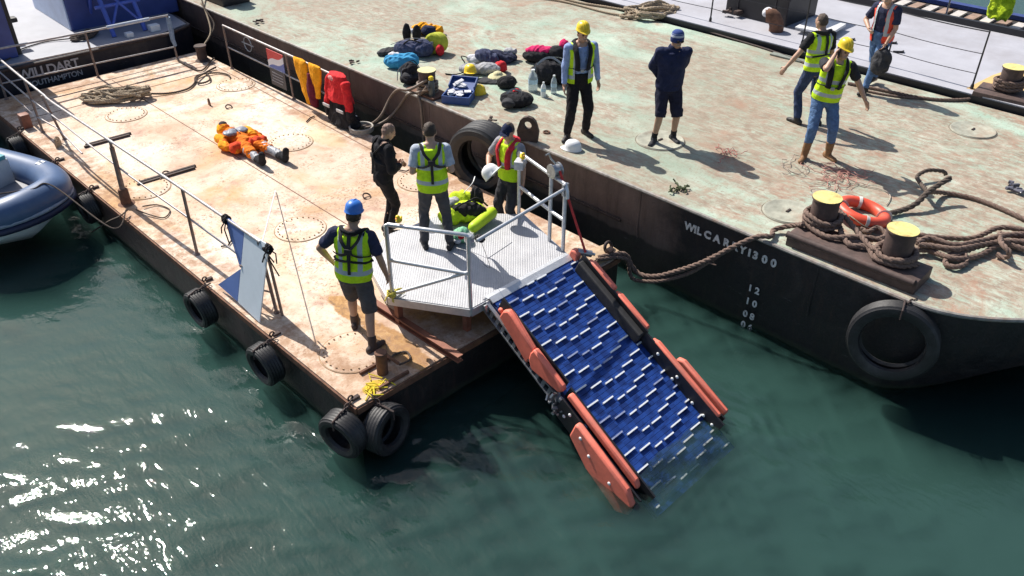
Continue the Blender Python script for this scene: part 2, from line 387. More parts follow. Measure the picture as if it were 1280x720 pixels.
# ------------------------------------------------------------------ deck and hull materials
def deck_peach():
    t = NT('peach_rust_deck')
    c = t.ramp(t.noise(.9, 9, .68, dist=.7), [(.30, (.46, .31, .21)), (.46, (.61, .46, .345)), (.60, (.70, .585, .475))])
    pale = t.noise(.35, 5, .6); c = t.mix(t.ramp(pale, [(.46, 0), (.58, .9)]), c, (.76, .68, .57))
    ox = t.noise(.55, 6, .65, vec=t.coord(rot=(0, 0, .5)), dist=.6); c = t.mix(t.ramp(ox, [(.51, 0), (.65, .72)]), c, (.52, .28, .09))
    pk = t.noise(1.6, 6, .7); c = t.mix(t.ramp(pk, [(.53, 0), (.67, .75)]), c, (.36, .20, .15))
    sp = t.math('MULTIPLY', t.noise(22, 5, .7, dist=.6), t.ramp(t.noise(1.1, 5, .7), [(.35, .80), (.65, 1.12)])); c = t.mix(t.ramp(sp, [(.54, 0), (.66, .75)]), c, (.20, .10, .06))
    sp2 = t.noise(60, 3, .6); c = t.mix(t.ramp(sp2, [(.60, 0), (.70, .35)]), c, (.26, .16, .10))
    st = t.noise(3.2, 5, .7, stretch=(2.4, .35, 1)); c = t.mix(t.ramp(st, [(.60, 0), (.78, .5)]), c, (.33, .17, .09))
    # brown soaked patch beside the long beam, yellow powder by the little bollard (marks of the deck itself)
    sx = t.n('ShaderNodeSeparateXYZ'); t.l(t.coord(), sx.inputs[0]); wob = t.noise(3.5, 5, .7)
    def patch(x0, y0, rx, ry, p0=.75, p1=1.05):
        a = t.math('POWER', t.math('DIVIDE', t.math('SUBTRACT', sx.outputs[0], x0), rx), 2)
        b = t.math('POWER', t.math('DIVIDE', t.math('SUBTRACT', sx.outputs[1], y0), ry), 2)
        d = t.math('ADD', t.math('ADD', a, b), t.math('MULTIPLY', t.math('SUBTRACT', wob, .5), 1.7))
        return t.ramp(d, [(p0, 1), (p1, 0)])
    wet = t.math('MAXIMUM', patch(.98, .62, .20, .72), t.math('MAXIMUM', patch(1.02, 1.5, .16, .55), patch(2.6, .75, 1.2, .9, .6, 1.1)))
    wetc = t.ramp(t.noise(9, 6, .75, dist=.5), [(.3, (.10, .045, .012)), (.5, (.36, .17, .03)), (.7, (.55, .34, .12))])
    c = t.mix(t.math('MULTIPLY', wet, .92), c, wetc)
    c = t.mix(patch(.33, .15, .14, .10), c, (.70, .50, .02))
    c = t.mix(t.math('MULTIPLY', patch(3.85, 6.3, .30, .6, .4, 1.3), .4), c, (.58, .44, .14))
    ex = t.math('MINIMUM', t.math('MINIMUM', sx.outputs[0], t.math('SUBTRACT', 4.5, sx.outputs[0])), t.math('MINIMUM', sx.outputs[1], t.math('SUBTRACT', 12.4, sx.outputs[1])))
    ed = t.ramp(t.math('SUBTRACT', ex, t.math('MULTIPLY', t.noise(2.0, 6, .7), .75)), [(.0, .75), (.22, 0)]); ed = t.math('MULTIPLY', ed, t.ramp(t.noise(5, 5, .7), [(.38, 0), (.6, 1)]))
    c = t.mix(ed, c, (.30, .155, .075))
    fl = t.noise(12, 8, .8, dist=1.2, stretch=(1, .7, 1)); c = t.mix(t.ramp(fl, [(.57, 0), (.595, .5)]), c, (.30, .165, .09))
    dk = t.noise(.28, 5, .6, dist=.4); c = t.mix(t.ramp(dk, [(.34, .35), (.48, 0)]), c, (.38, .24, .16))
    t.base(c); t.rough(t.ramp(wet, [(0, .8), (1, .35)]))
    t.bump(t.math('ADD', t.noise(2.2, 5, .6), t.math('MULTIPLY', t.noise(55, 4, .7), .35)), .5, .018)
    t.b.inputs['Specular IOR Level'].default_value = .3
    return t.m
def deck_green():
    t = NT('worn_green_deck')
    c = t.ramp(t.noise(1.3, 7, .65), [(.3, (.26, .38, .30)), (.5, (.37, .48, .39)), (.7, (.50, .55, .46))])
    big = t.noise(.42, 8, .66, dist=.7, stretch=(1.5, .75, 1)); wear = t.ramp(big, [(.395, 0.05), (.52, 1)])
    fine = t.ramp(t.noise(7, 6, .75, dist=.6, stretch=(1.8, .6, 1)), [(.32, 0), (.55, 1)])
    wear = t.math('MULTIPLY', wear, fine)
    brown = t.ramp(t.noise(4, 7, .7), [(.3, (.20, .145, .105)), (.52, (.32, .25, .19)), (.72, (.45, .39, .32))])
    c = t.mix(wear, c, brown)
    red = t.noise(.9, 8, .72, dist=.9); c = t.mix(t.ramp(red, [(.55, 0), (.67, .65)]), c, (.34, .17, .11))
    grn = t.noise(.8, 5, .6, vec=t.coord(rot=(0, 0, 1.1))); c = t.mix(t.ramp(grn, [(.60, 0), (.74, .55)]), c, (.27, .42, .34))
    spk = t.noise(30, 5, .75); c = t.mix(t.ramp(spk, [(.55, 0), (.68, .65)]), c, (.22, .17, .14))
    wht = t.noise(11, 4, .7); c = t.mix(t.ramp(wht, [(.66, 0), (.74, .5)]), c, (.58, .58, .54))
    fl = t.noise(14, 8, .8, dist=1.2); c = t.mix(t.ramp(fl, [(.56, 0), (.585, .6)]), c, (.22, .15, .12)); pch = t.noise(.17, 4, .55); c = t.mix(t.ramp(pch, [(.40, .38), (.60, 0)]), c, (.24, .20, .15))
    t.base(c); t.rough(.8); t.b.inputs['Specular IOR Level'].default_value = .3
    t.bump(t.math('ADD', t.noise(3, 6, .7), t.math('MULTIPLY', t.noise(60, 3, .7), .3)), .45, .018)
    return t.m
def hull_mat(name, base, rust, amt, weed=True, split=None, zlim=True):
    """painted steel side with vertical rust runs, scrapes and weed at the waterline; split = (y, other base) changes the base colour along the side"""
    t = NT(name)
    c = t.ramp(t.noise(2.2, 7, .7), [(.3, tuple(v*.6 for v in base)), (.7, base)])
    sx = t.n('ShaderNodeSeparateXYZ'); t.l(t.coord(), sx.inputs[0])
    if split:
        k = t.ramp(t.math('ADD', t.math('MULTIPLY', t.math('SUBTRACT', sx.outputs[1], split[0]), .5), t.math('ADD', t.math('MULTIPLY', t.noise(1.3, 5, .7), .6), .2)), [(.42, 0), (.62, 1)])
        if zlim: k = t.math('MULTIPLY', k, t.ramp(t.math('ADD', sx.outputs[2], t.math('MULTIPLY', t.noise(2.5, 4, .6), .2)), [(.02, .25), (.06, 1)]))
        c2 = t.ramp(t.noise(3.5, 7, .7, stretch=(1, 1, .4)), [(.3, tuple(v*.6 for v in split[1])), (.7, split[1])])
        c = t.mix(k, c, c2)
    runs = t.noise(5, 6, .7, stretch=(1.6, 1.6, .22)); c = t.mix(t.ramp(runs, [(.52, 0), (.70, amt)]), c, rust)
    scr = t.noise(3, 7, .8, stretch=(.5, .5, 3)); c = t.mix(t.ramp(scr, [(.63, 0), (.70, .38)]), c, (.20, .18, .18)); pch = t.noise(1.1, 6, .7, dist=.6); c = t.mix(t.ramp(pch, [(.55, 0), (.68, .35)]), c, (.07, .055, .05))
    if weed:
        k = t.ramp(t.math('ADD', t.math('SUBTRACT', sx.outputs[2], ZW), t.math('MULTIPLY', t.noise(6, 5, .7), .12)), [(.06, 1), (.16, 0)])
        c = t.mix(t.math('MULTIPLY', k, .8), c, (.035, .045, .025))
    t.base(c); t.rough(t.ramp(t.noise(4, 5, .7), [(.3, .45), (.7, .75)])); t.bump(t.math('ADD', t.noise(.9, 3, .5), t.math('MULTIPLY', t.noise(22, 5, .7), .25)), .7, .05)
    return t.m
PEACH, GREEN = deck_peach(), deck_green()

# ------------------------------------------------------------------ the small work barge
wb = thing('work_barge', 'low pontoon barge with peach rusty deck carrying the aluminium platform', 'barge', (0, 0, 0))
HULLB = hull_mat('brown_hull', (.012, .010, .011), (.06, .035, .028), .5, True, (2.4, (.10, .066, .056)), False)  # near-black forward part carries the shade of the front face in its colour
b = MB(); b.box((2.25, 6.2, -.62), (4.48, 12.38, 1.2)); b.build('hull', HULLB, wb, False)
b = MB(); b.box((2.25, 6.2, -.011), (4.5, 12.4, .022)); b.build('deck', PEACH, wb, False)
SEAM = simple('weld_seam', (.20, .11, .07), .8, var=.4, scale=20)
def seam(p0, p1, w_=.018, h=.006):
    m = MB(); m.tube([Vector((*p0, .002)), Vector((*p1, .002))], 1, 6, flat=(w_, h*2, (0, 0, 1))); return m.build('weld_seam', SEAM, wb)
seam((2.31, 11.9), (2.27, 3.2)); seam((4.33, 12.2), (4.12, 5.2), .02)
for y in (10.95, 11.35, 11.72): seam((.35, y), (4.2, y+.03), .02)
def hatch(x, y, r=.38, bolts=24, lift=.012):
    m = MB(); M = Matrix.Translation((x, y, .0015))
    m.lathe([(0.01, lift), (r-.012, lift), (r, lift-.004), (r+.002, 0)], 44, M)
    m.mi = 1
    for k in range(bolts):
        a = 2*math.pi*k/bolts + .1; q = Vector((x+math.cos(a)*(r-.045), y+math.sin(a)*(r-.045), lift))
        m.cyl(q, q+Vector((0, 0, .016)), .0115, .010, 6)
    h = m.build('hatch_cover', [PEACH, RIMM], wb, True, 30)
    m = MB(); m.lathe([(r+.003, .001), (r+.003, .007), (r+.012, .007), (r+.015, .001)], 44, M, closed=True); m.build('rim', RIMM, h)
    return h
def peach2():
    t = NT('hatch_paint'); c = t.ramp(t.noise(5, 7, .7), [(.3, (.48, .37, .26)), (.55, (.64, .54, .41)), (.75, (.70, .62, .50))])
    c = t.mix(t.ramp(t.noise(38, 4, .7), [(.58, 0), (.68, .7)]), c, (.22, .11, .06)); t.base(c); t.rough(.75); t.bump(t.noise(30, 4, .7), .4, .01); return t.m
PEACH2 = peach2(); RIMM = simple('rusty_rim', (.40, .26, .15), .85, var=.5, scale=16, bump=.4)
hatch(.54, .82, .39); hatch(1.70, 3.77, .37); hatch(.63, 6.62, .38); hatch(1.72, 9.85, .37); hatch(4.03, 9.85, .38); hatch(3.28, 6.55, .38); hatch(3.98, 3.75, .38)
# rubbing angle round the deck edge
m = MB(); m.box((-.012, 6.2, -.06), (.022, 12.4, .08)); m.box((2.25, -.012, -.06), (4.5, .022, .08)); m.build('edge_angle', STEELRUST, wb, False)
# lashing rings, lugs and pad eyes welded to the deck edge
def lug(x, y, z=0, rz=0, s=1., parent=None, mat=TANPAINT):
    M = Matrix.Translation((x, y, z)) @ Matrix.Rotation(rz, 4, 'Z'); m = MB(); a = []
    for k in range(9):
        t_ = math.pi*k/8; a.append((.085*s*math.cos(t_), .15*s+.085*s*math.sin(t_)))
    prof = [(.13*s, 0)] + a + [(-.13*s, 0)]
    hole = [(.036*s*math.cos(2*math.pi*k/12), .155*s+.036*s*math.sin(2*math.pi*k/12)) for k in range(12)]
    out = []
    for i in range(12):                      # outline resampled towards the hole so that the plate keeps a real opening
        an = math.atan2(hole[i][1]-.155*s, hole[i][0]); d = (math.cos(an), math.sin(an)); best = 9
        for j in range(len(prof)):
            (x1, y1), (x2, y2) = prof[j], prof[(j+1) % len(prof)]; y1 -= .155*s; y2 -= .155*s
            det = d[0]*(y2-y1) - d[1]*(x2-x1)
            if abs(det) < 1e-9: continue
            tt = (x1*(y2-y1) - y1*(x2-x1))/det; uu = (x1*d[1] - y1*d[0])/det
            if tt > 0 and -1e-6 <= uu <= 1+1e-6: best = min(best, tt)
        out.append((d[0]*best, .155*s+d[1]*best))
    th = .02*s
    R4 = [[M @ Vector((px, dy, pz)) for px, pz in q] for q, dy in ((hole, -th), (out, -th), (out, th), (hole, th))]
    m.ringed(R4, closed=True)
    return m.build('pad_eye', mat, parent, False)
lug(3.98, 2.55, 0, R(20), 1.0, wb); lug(.25, 9.25, 0, R(40), .8, wb); lug(.95, 4.40, 0, R(75), .6, wb, REDBROWN); lug(3.1, 9.2, 0, R(80), .6, wb, STEELRUST)
for (x, y) in ((3.0, 3.9), (1.1, 6.85), (3.3, 8.8)):
    m = MB(); m.tube([Vector((x+.06*math.cos(a), y+.06*math.sin(a), .02+.03*math.sin(a))) for a in np.linspace(0, 2*math.pi, 16)[:-1]], .013, 6, closed=True)
    m.build('deck_ring', DARKRUST, wb)
for y in (10.5, 8.65, 7.2, 3.45, 1.75, .12):
    m = MB(); m.box((.07, y, .018), (.10, .05, .034), bev=.006); m.tube([Vector((.02+.03*math.cos(a), y+.02, .03+.03*math.sin(a))) for a in np.linspace(0, 6.28, 12)[:-1]], .011, 6, closed=True)
    m.build('fender_shackle', DARKRUST, wb)
# the short bollard in its little frame at the front corner
m = MB(); m.lathe([(.005, .30), (.068, .30), (.074, .292), (.074, .28), (.066, .27), (.066, 0)], 20, Matrix.Translation((.56, .27, 0))); sbm = m.build('corner_bollard', STEELRUST, wb)
m = MB(); m.box((.56, .42, .02), (.42, .03, .04)); m.box((.56, .06, .02), (.42, .03, .04)); m.box((.72, .3, .10), (.03, .26, .03), Matrix.Rotation(.4, 4, 'Y')); m.build('bollard_frame', STEELRUST, wb, False)
# socket block that holds the thick railing post, block at the far corner
m = MB(); m.lathe([(.005, .26), (.06, .26), (.075, .24), (.08, .02), (.13, .0)], 14, Matrix.Translation((.2, 6.34, 0))); m.build('post_socket', STEELRUST, wb)
m = MB(); m.box((.16, 10.55, .13), (.16, .18, .26), bev=.012); m.build('corner_block', REDBROWN, wb)
m = MB(); m.lathe([(.005, .34), (.13, .34), (.14, .32), (.11, .29), (.11, .05), (.17, 0)], 20, Matrix.Translation((4.28, 11.75, 0))); m.build('stern_bollard', DARKRUST, wb)

# ------------------------------------------------------------------ the big flat-top barge
bb = thing('flat_top_barge', 'large black barge with worn pale green deck lettered on its bow', 'barge', (5.14, 0, 0))
edge = [(5.14, 60), (5.14, -3.72), (5.17, -3.92), (5.27, -4.17), (5.44, -4.43), (5.70, -4.72), (6.05, -5.02), (6.5, -5.33), (7.1, -5.62), (7.9, -5.85), (8.6, -5.92), (9.4, -5.85), (10.2, -5.62), (10.9, -5.25), (11.45, -4.8), (11.75, -4.3), (11.85, -3.7), (11.85, 60)]
def inset(poly, d, bow):
    out = []
    for x, y in poly:
        if y > 20: out.append((x, y)); continue
        k = max(0, min(1, (-y-3.2)/2.2)); out.append((x + (8.5-x)*.10*d*k, y + bow*k*d))
    return out
BHULL = hull_mat('black_barge_hull', (.011, .010, .013), (.045, .026, .020), .45, split=(-.4, (.17, .115, .098)))
m = MB(); lv = [(ZB-.016, 0), (.25, .05), (-.2, .38), (ZW, .85), (-1.15, 1.5), (-1.9, 2.2)]
m.ringed([[Vector((x, y, z)) for x, y in inset(edge, d, 1.0)] for z, d in lv], cap=False)
m.build('hull', BHULL, bb, True, 50)
m = MB(); m.prism(edge, ZB-.014, ZB); m.build('deck', GREEN, bb, False)
# rolled gunwale lip along the near side and round the bow
LIP = simple('scuffed_gunwale', (.26, .24, .22), .6, var=.5, scale=9, bump=.5, dirt=(.30, .17, .11), dirt_amt=.7)
m = MB(); m.tube([Vector((x, y, ZB-.02)) for x, y in smooth_path([(x, y, 0) for x, y in edge[1:]], .12) and [(p.x, p.y) for p in smooth_path([(x, y, 0) for x, y in [(5.14, 30), (5.14, 12), (5.14, 4), (5.14, 0), (5.14, -2), (5.14, -3), (5.14, -3.5)] + edge[1:-1]], .15)]], .028, 8)
m.build('gunwale', LIP, bb)
m = MB()
m.box((5.118, 14, .12), (.03, 27, .035)); m.build('rubbing_strake', DARKRUST, bb, False)
for y in (12.6, 9.9, 7.3, 4.9, 2.5, .2, -2.55):
    m = MB(); m.tube([(5.139, y, ZB-.05), (5.139, y+.01, .12), (5.148, y, -.05)], 1, 6, flat=(.03, .014, (1, 0, 0))); m.build('plate_seam', BHULL, bb)
PLATE = simple('deck_plate', (.37, .37, .30), .75, var=.35, scale=6, bump=.4, dirt=(.26, .16, .11), dirt_amt=.95); PLRIM = simple('deck_plate_rim', (.20, .17, .13), .8, var=.5, scale=9, bump=.3)
def manhole(x, y, r):
    m = MB(); M = Matrix.Translation((x, y, ZB+.001)); m.lathe([(.005, .016), (r*.9, .016), (r*.93, .022), (r, .022), (r+.012, .0)], 40, M); h = m.build('manhole_cover', PLATE, bb)
    m = MB(); m.lathe([(r+.013, .001), (r+.013, .007), (r+.022, .007), (r+.026, .001)], 40, M, closed=True); m.build('rim', PLRIM, h)
    m = MB(); m.box((x, y, ZB+.026), (.10, .03, .016), bev=.004); m.build('lifting_slot', DARKRUST, h)
manhole(6.66, 1.02, .37); q = P(1216, 163, ZB); manhole(q.x, q.y, .34); q = P(985, 265, ZB); manhole(q.x, q.y, .33)
lug(*P(660, 176, ZB).xy, ZB, R(-60), 1.75, bb, DARKRUST)
# name and draught marks on the near side (plane x = 5.14, reading towards -Y)
PAINTW = simple('white_letter_paint', (.74, .72, .69), .7, var=.3, scale=45, dirt=(.12, .10, .10), dirt_amt=.75)
SIDE = Matrix(((0, 0, -1, 5.135), (-1, 0, 0, 0), (0, 1, 0, 0), (0, 0, 0, 1)))
def side_text(name, s, y, z, size, **k):
    return text_part(name, s, size, Matrix.Translation((-.002, y, z)) @ SIDE, PAINTW, bb, **k)
for ch, y in zip('WILCARRY1300', (-.59, -.745, -.79, -.91, -1.06, -1.215, -1.345, -1.465, -1.575, -1.665, -1.80, -1.93)):
    side_text('name_letter', ch, y, .435, .15, bold=.007)
for s_, z in (('1 2', -.06), ('1 0', -.27), ('0 8', -.48), ('0 6', -.66)):
    side_text('draught_mark', s_, -1.685, z, .135, bold=.0045)
# small pale ship-shape mark on the stern part of the side
m = MB(); yy, zz = 11.2, .30
m.tube([Vector((5.132, yy+.16*math.cos(a), zz+.16*math.sin(a))) for a in np.linspace(0, 6.283, 26)[:-1]], .012, 6, closed=True)
m.box((5.132, yy, zz), (.012, .5, .024)); m.build('load_line_mark', PAINTW, bb)

# ------------------------------------------------------------------ the moored deck vessel behind the big barge
LAV = simple('pale_lavender_deck', (.40, .40, .44), .6, var=.12, scale=1.2, bump=.15, dirt=(.27, .25, .26), dirt_amt=.7)
fv = thing('moored_vessel', 'long low vessel with pale lavender deck beyond the green barge', 'vessel', (13.7, 2, 0))
BLACKHULL = simple('black_hull_paint', (.012, .012, .016), .5, var=.4, scale=2, dirt=(.04, .03, .03))
m = MB(); m.box((14.04, 8, -.2), (4.22, 52, 2.1)); m.build('hull', BLACKHULL, fv, False)
m = MB(); m.box((14.03, 8, .862), (4.16, 51.9, .02)); m.build('deck', LAV, fv, False)
YELD = simple('faded_yellow_paint', (.62, .42, .17), .7, var=.2, scale=3, bump=.2, dirt=(.45, .30, .16), dirt_amt=.6)
m = MB(); y0 = -2.0
m.prism([(12.16, -1.55), (13.2, -1.62), (14.05, -1.78), (14.6, -2.15), (14.6, -6), (12.16, -6)], .871, .876); m.build('yellow_deck_paint', YELD, fv, False)
m = MB(); m.box((16.05, 10, .93), (.10, 24.8, .14)); m.build('bulwark', BLACKHULL, fv, False)
for x, y in ((13.6, .6), (13.2, 1.3), (14.2, 1.1), (13.6, 2.1), (13.15, .25)):
    m = MB(); m.tube([(x, y, .885), (x+.1, y-.16, .895), (x+.17, y-.13, .885)], .022, 6); m.build('deck_cleat', BLACKHULL, fv)
cabin = thing('deck_house', 'black boxy deck house on the lavender deck under a white lid', 'deck house', (13.9, 3.6, .87))
BOXM = simple('black_box_paint', (.018, .016, .02), .45, var=.4, scale=3, dirt=(.05, .04, .04))
m = MB(); m.box((13.75, 3.35, 1.42), (1.3, 1.5, 1.1), bev=.02); m.build('wall', BOXM, cabin, False)
m = MB(); m.box((13.09, 3.35, 1.42), (.02, 1.52, .03)); m.box((13.09, 2.9, 1.42), (.02, .03, 1.05)); m.box((13.09, 3.8, 1.42), (.02, .03, 1.05)); m.box((13.75, 2.59, 1.42), (1.3, .02, .03)); m.build('panel_rib', simple('dark_rib', (.035, .03, .035), .5), cabin, False)
lid = MB(); q = P(1026, 32, 1.0); lid.box((q.x, q.y, .98), (.9, .75, .06), Matrix.Rotation(.12, 4, 'Z'), bev=.01); lo_ = lid.build('hatch_lid', simple('pale_grey_paint', (.70, .70, .70), .5, bump=.05)); tag(lo_, 'pale grey flat hatch lid lying beside the black deck house', 'hatch lid')
# stanchions and wires along that vessel's near side
wr = thing('wire_railing', 'thin black wire railing with stanchions along the lavender deck', 'railing', (12.25, 1, .87))
posts = [(12.2, -1.62), (12.3, .0), (12.3, 1.75), (12.3, 3.95), (12.3, 6.4)]
for x, y in posts:
    m = MB(); m.cyl((x, y, .87), (x, y, 1.9), .017, .014, 8); m.lathe([(.03, 0), (.03, .06), (.018, .10)], 8, Matrix.Translation((x, y, .87))); m.build('stanchion', BLACKHULL, wr)
for z in (1.88, 1.5, 1.15):
    m = MB(); pts = []
    for (x0, y0), (x1, y1) in zip(posts[:-1], posts[1:]):
        for k in range(6): s_ = k/6; pts.append((x0+(x1-x0)*s_, y0+(y1-y0)*s_, z - .02*math.sin(math.pi*s_)))
    m.tube(pts + [(*posts[-1], z)], .007 if z < 1.8 else .011, 5); m.build('wire', BLACKHULL, wr)

# ------------------------------------------------------------------ the walkway pontoon beyond it
pt = thing('walkway_pontoon', 'floating walkway with timber slabs and blue edge beyond the lavender deck', 'pontoon', (18.4, 2, .1))
BLUESTEEL = simple('blue_steel', (.035, .06, .22), .5, var=.3, scale=4, dirt=(.03, .03, .05))
m = MB(); m.box((18.4, 6, -.1), (1.3, 30, 1.1)); m.build('float', simple('dark_float', (.03, .025, .025), .8), pt, False)
m = MB(); m.box((18.92, 6, .52), (.22, 30, .10)); m.box((17.80, 6, .47), (.10, 30, .10)); m.build('edge_beam', BLUESTEEL, pt, False)
rn = random.Random(3); SLAB = simple('pale_slab', (.52, .48, .45), .8, var=.25, scale=6); SLABB = simple('brown_slab', (.30, .20, .15), .8, var=.3, scale=6)
for k in range(26):
    y = -3.2 + k*.34; m = MB(); m.box((18.25, y, .48), (.62, .22, .05), Matrix.Rotation(rn.uniform(-.05, .05), 4, 'Z'), bev=.008); m.build('slab', SLABB if k % 2 else SLAB, pt, False)
m = MB()
for y in (-.95, 1.05, 3.0): m.cyl((17.95, y, .4), (17.95, y, 1.5), .022, n=8)
m.build('rail_post', GALV, pt); m = MB(); m.tube([(17.95, -3, 1.5), (17.95, 5, 1.5)], .02, 8); m.build('hand_rail', GALV, pt)
# ------------------------------------------------------------------ the tug astern
tg = thing('tug', 'dark blue tug with pale grey deck and white lettering on its stern', 'tug', (2, 13, 0))
TUGBLK = hull_mat('tug_hull', (.013, .012, .022), (.03, .022, .022), .3, weed=False)
TDECK = simple('tug_deck_paint', (.29, .30, .34), .6, var=.12, scale=2.2, bump=.15, dirt=(.33, .32, .36), dirt_amt=.5)
TBLUE = simple('tug_blue_paint', (.045, .075, .27), .4, var=.2, scale=2.5, bump=.1, dirt=(.03, .04, .12), dirt_amt=.4)
TLBLUE = simple('tug_sunlit_blue_paint', (.62, .74, .92), .45, var=.12, scale=2.5, bump=.1)  # light blue, lightened so the sun on this face is in the colour
m = MB(); m.prism([(-1.2, 12.95), (-.7, 12.80), (4.0, 12.78), (4.75, 13.1), (4.85, 14), (4.85, 26), (-1.2, 26)], -1.3, .43); m.build('hull', TUGBLK, tg, False)
m = MB(); m.prism([(-1.1, 13.0), (-.65, 12.86), (3.95, 12.84), (4.66, 13.12), (4.76, 14), (4.76, 25.8), (-1.1, 25.8)], .431, .45); m.build('deck', TDECK, tg, False)
m = MB(); m.tube([(-.7, 12.79, .40), (4.0, 12.77, .40), (4.7, 13.08, .40)], .03, 8); m.build('gunwale', DARKRUST, tg)
STERN = Matrix(((1, 0, 0, 0), (0, 0, -1, 12.775), (0, 1, 0, 0), (0, 0, 0, 1)))
TLET = simple('grey_letter_paint', (.42, .42, .45), .6, var=.2, scale=30)
text_part('name_letters', 'WILLDART', .265, Matrix.Translation((.80, 0, .155)) @ STERN, TLET, tg, bold=.006, spacing=.93)
text_part('port_letters', 'SOUTHAMPTON', .155, Matrix.Translation((.94, 0, -.03)) @ STERN, TLET, tg, bold=.002, spacing=.93)
# wheelhouse at the left with tyre-black fender strips, blue locker further forward
m = MB(); m.box((.12, 15.05, 1.75), (1.9, 3.5, 2.6), bev=.03); m.build('deckhouse', TBLUE, tg, False)
m = MB(); m.box((1.12, 13.6, 1.15), (.14, .30, 1.5), bev=.04); m.box((1.12, 14.3, 1.55), (.12, .3, .9), bev=.04); m.build('rubber_strip', RUBBER, tg, False)
m = MB(); m.box((1.3, 14.1, 1.0), (.28, .22, .10), bev=.03); m.box((1.3, 14.9, 1.35), (.3, .2, .10), bev=.03); m.build('step', RUBBER, tg, False)
hr = Matrix.Rotation(R(-2), 4, 'Z'); m = MB(); m.box((3.85, 15.6, 1.35), (2.5, 2.6, 1.85), hr, bev=.03); m.build('winch_house', TBLUE, tg, False)
m = MB(); m.box(Vector((3.85, 15.6, 1.35)) + hr @ Vector((-1.262, 0, 0)), (.03, 2.5, 1.78), hr); m.build('sunlit_side', TLBLUE, tg, False)
m = MB(); m.box(Vector((3.85, 15.6, 1.35)) + hr @ Vector((.3, -1.31, .2)), (.5, .03, .4), hr, bev=.01); m.build('door_plate', BLACK, tg, False)
# tow gantry of blue tube
m = MB()
for x in (3.05, 3.75):
    m.cyl((x, 13.25, .45), (x+.02, 13.9, 1.75), .05, n=10); m.cyl((x, 14.5, .45), (x+.02, 13.9, 1.75), .04, n=10)
m.cyl((3.0, 13.9, 1.74), (3.85, 13.9, 1.74), .055, n=10); m.cyl((2.9, 13.55, 1.05), (3.9, 13.55, 1.05), .04, n=10); m.cyl((3.06, 13.3, .6), (3.76, 13.8, 1.6), .03, n=8); m.cyl((3.76, 13.3, .6), (3.06, 13.8, 1.6), .03, n=8)
m.build('tow_gantry', simple('gantry_blue', (.07, .12, .48), .4, var=.2, scale=8), tg)
for cc, ss in (((3.9, 13.1, .52), (.22, .2, .14)), ((3.3, 13.05, .50), (.16, .16, .1))): m = MB(); m.box(cc, ss, bev=.02); m.build('deck_fitting', WHITE, tg)
m = MB(); rope_mesh(m, heap((2.55, 13.65, .46), .26, 4, .02, .10, 5, .5, .3), .03); o = m.build('mooring_rope', ROPED, None); tag(o, 'dark rope coiled on the pale tug deck by the blue gantry', 'rope')
m = MB(); rope_mesh(m, [(2.4, 13.6, .5), (1.8, 13.9, .47), (1.2, 13.7, .47), (.9, 13.3, .47), (.6, 13.1, .47)], .014); o = m.build('deck_line', ROPED); tag(o, 'thin dark line lying along the pale tug deck', 'rope')

# ------------------------------------------------------------------ inflatable boat
rb = thing('inflatable_boat', 'blue grey inflatable boat with white hull moored beside the barge', 'inflatable boat', (-1.5, 8, ZW))
TUBEM = simple('blue_grey_fabric', (.065, .115, .225), .42, var=.16, scale=3, bump=.05, dirt=(.12, .16, .24), dirt_amt=.35)
NAVYR = simple('navy_rubber', (.012, .016, .05), .5, bump=.05)
BX, BY = -.72, 6.78                                         # inside of the bow
sd = Vector((-.36, .93, 0)).normalized()                    # keel line, from the bow aft
cr = Vector((sd.y, -sd.x, 0))                               # towards the barge
prof = [(0.0, .0, .10), (.02, .30, .10), (.16, .52, .07), (.55, .76, .03), (1.1, .88, .0), (2.0, .92, -.02), (3.6, .92, -.02), (5.0, .92, -.02)]
B0 = Vector((-.90, 7.02, ZW+.70))
star = [B0 + sd*s + cr*wd + Vector((0, 0, z)) for s, wd, z in prof]; port = [B0 + sd*s - cr*wd + Vector((0, 0, z)) for s, wd, z in prof]
path = smooth_path(port[:0:-1] + star, .10)
m = MB(); m.tube(path, .255, 24); m.build('side_tube', TUBEM, rb)
m = MB(); outp = []
cxy = B0 + sd*2.5
for p in path:
    k = p - cxy; s_ = max(0, min(2.5, -k.dot(sd))) if True else 0
    ax = cxy - sd*min(2.2, max(-2.5, -k.dot(sd))); d = Vector((p.x-ax.x, p.y-ax.y, 0)); d = d.normalized() if d.length > .05 else -sd
    outp.append(p + d*.245 + Vector((0, 0, -.07)))
m.tube(outp, .035, 8); nb_ = MB(); nb_.tube([p + Vector((0, 0, -.09)) for p in outp], .055, 12); nb_.build('navy_band', NAVYR, rb); m.build('rubbing_strake', simple('pale_strake', (.30, .33, .40), .5, bump=0), rb)
HULLW = simple('white_gelcoat', (.84, .85, .86), .3, var=.08, scale=2, bump=0)
m = MB(); rings = []
for s, hw, zk in ((-.02, .05, -.20), (.10, .44, -.42), (.35, .78, -.60), (.8, 1.02, -.76), (1.6, 1.12, -.86), (3, 1.14, -.88), (5, 1.14, -.88)):
    c = B0 + sd*s; rings.append([c - cr*hw + Vector((0, 0, -.10)), c - cr*hw*.94 + Vector((0, 0, zk*.62)), c + Vector((0, 0, zk)), c + cr*hw*.94 + Vector((0, 0, zk*.62)), c + cr*hw + Vector((0, 0, -.10)), c + Vector((0, 0, -.12))])
m.ringed(rings); m.build('hull', HULLW, rb, True, 30)
m = MB(); rings = []
for s, hw in ((.30, .20), (.8, .60), (1.6, .74), (3, .78), (5, .78)):
    c = B0 + sd*s; rings.append([c - cr*hw + Vector((0, 0, -.10)), c - cr*hw + Vector((0, 0, -.05)), c + cr*hw + Vector((0, 0, -.05)), c + cr*hw + Vector((0, 0, -.10))])
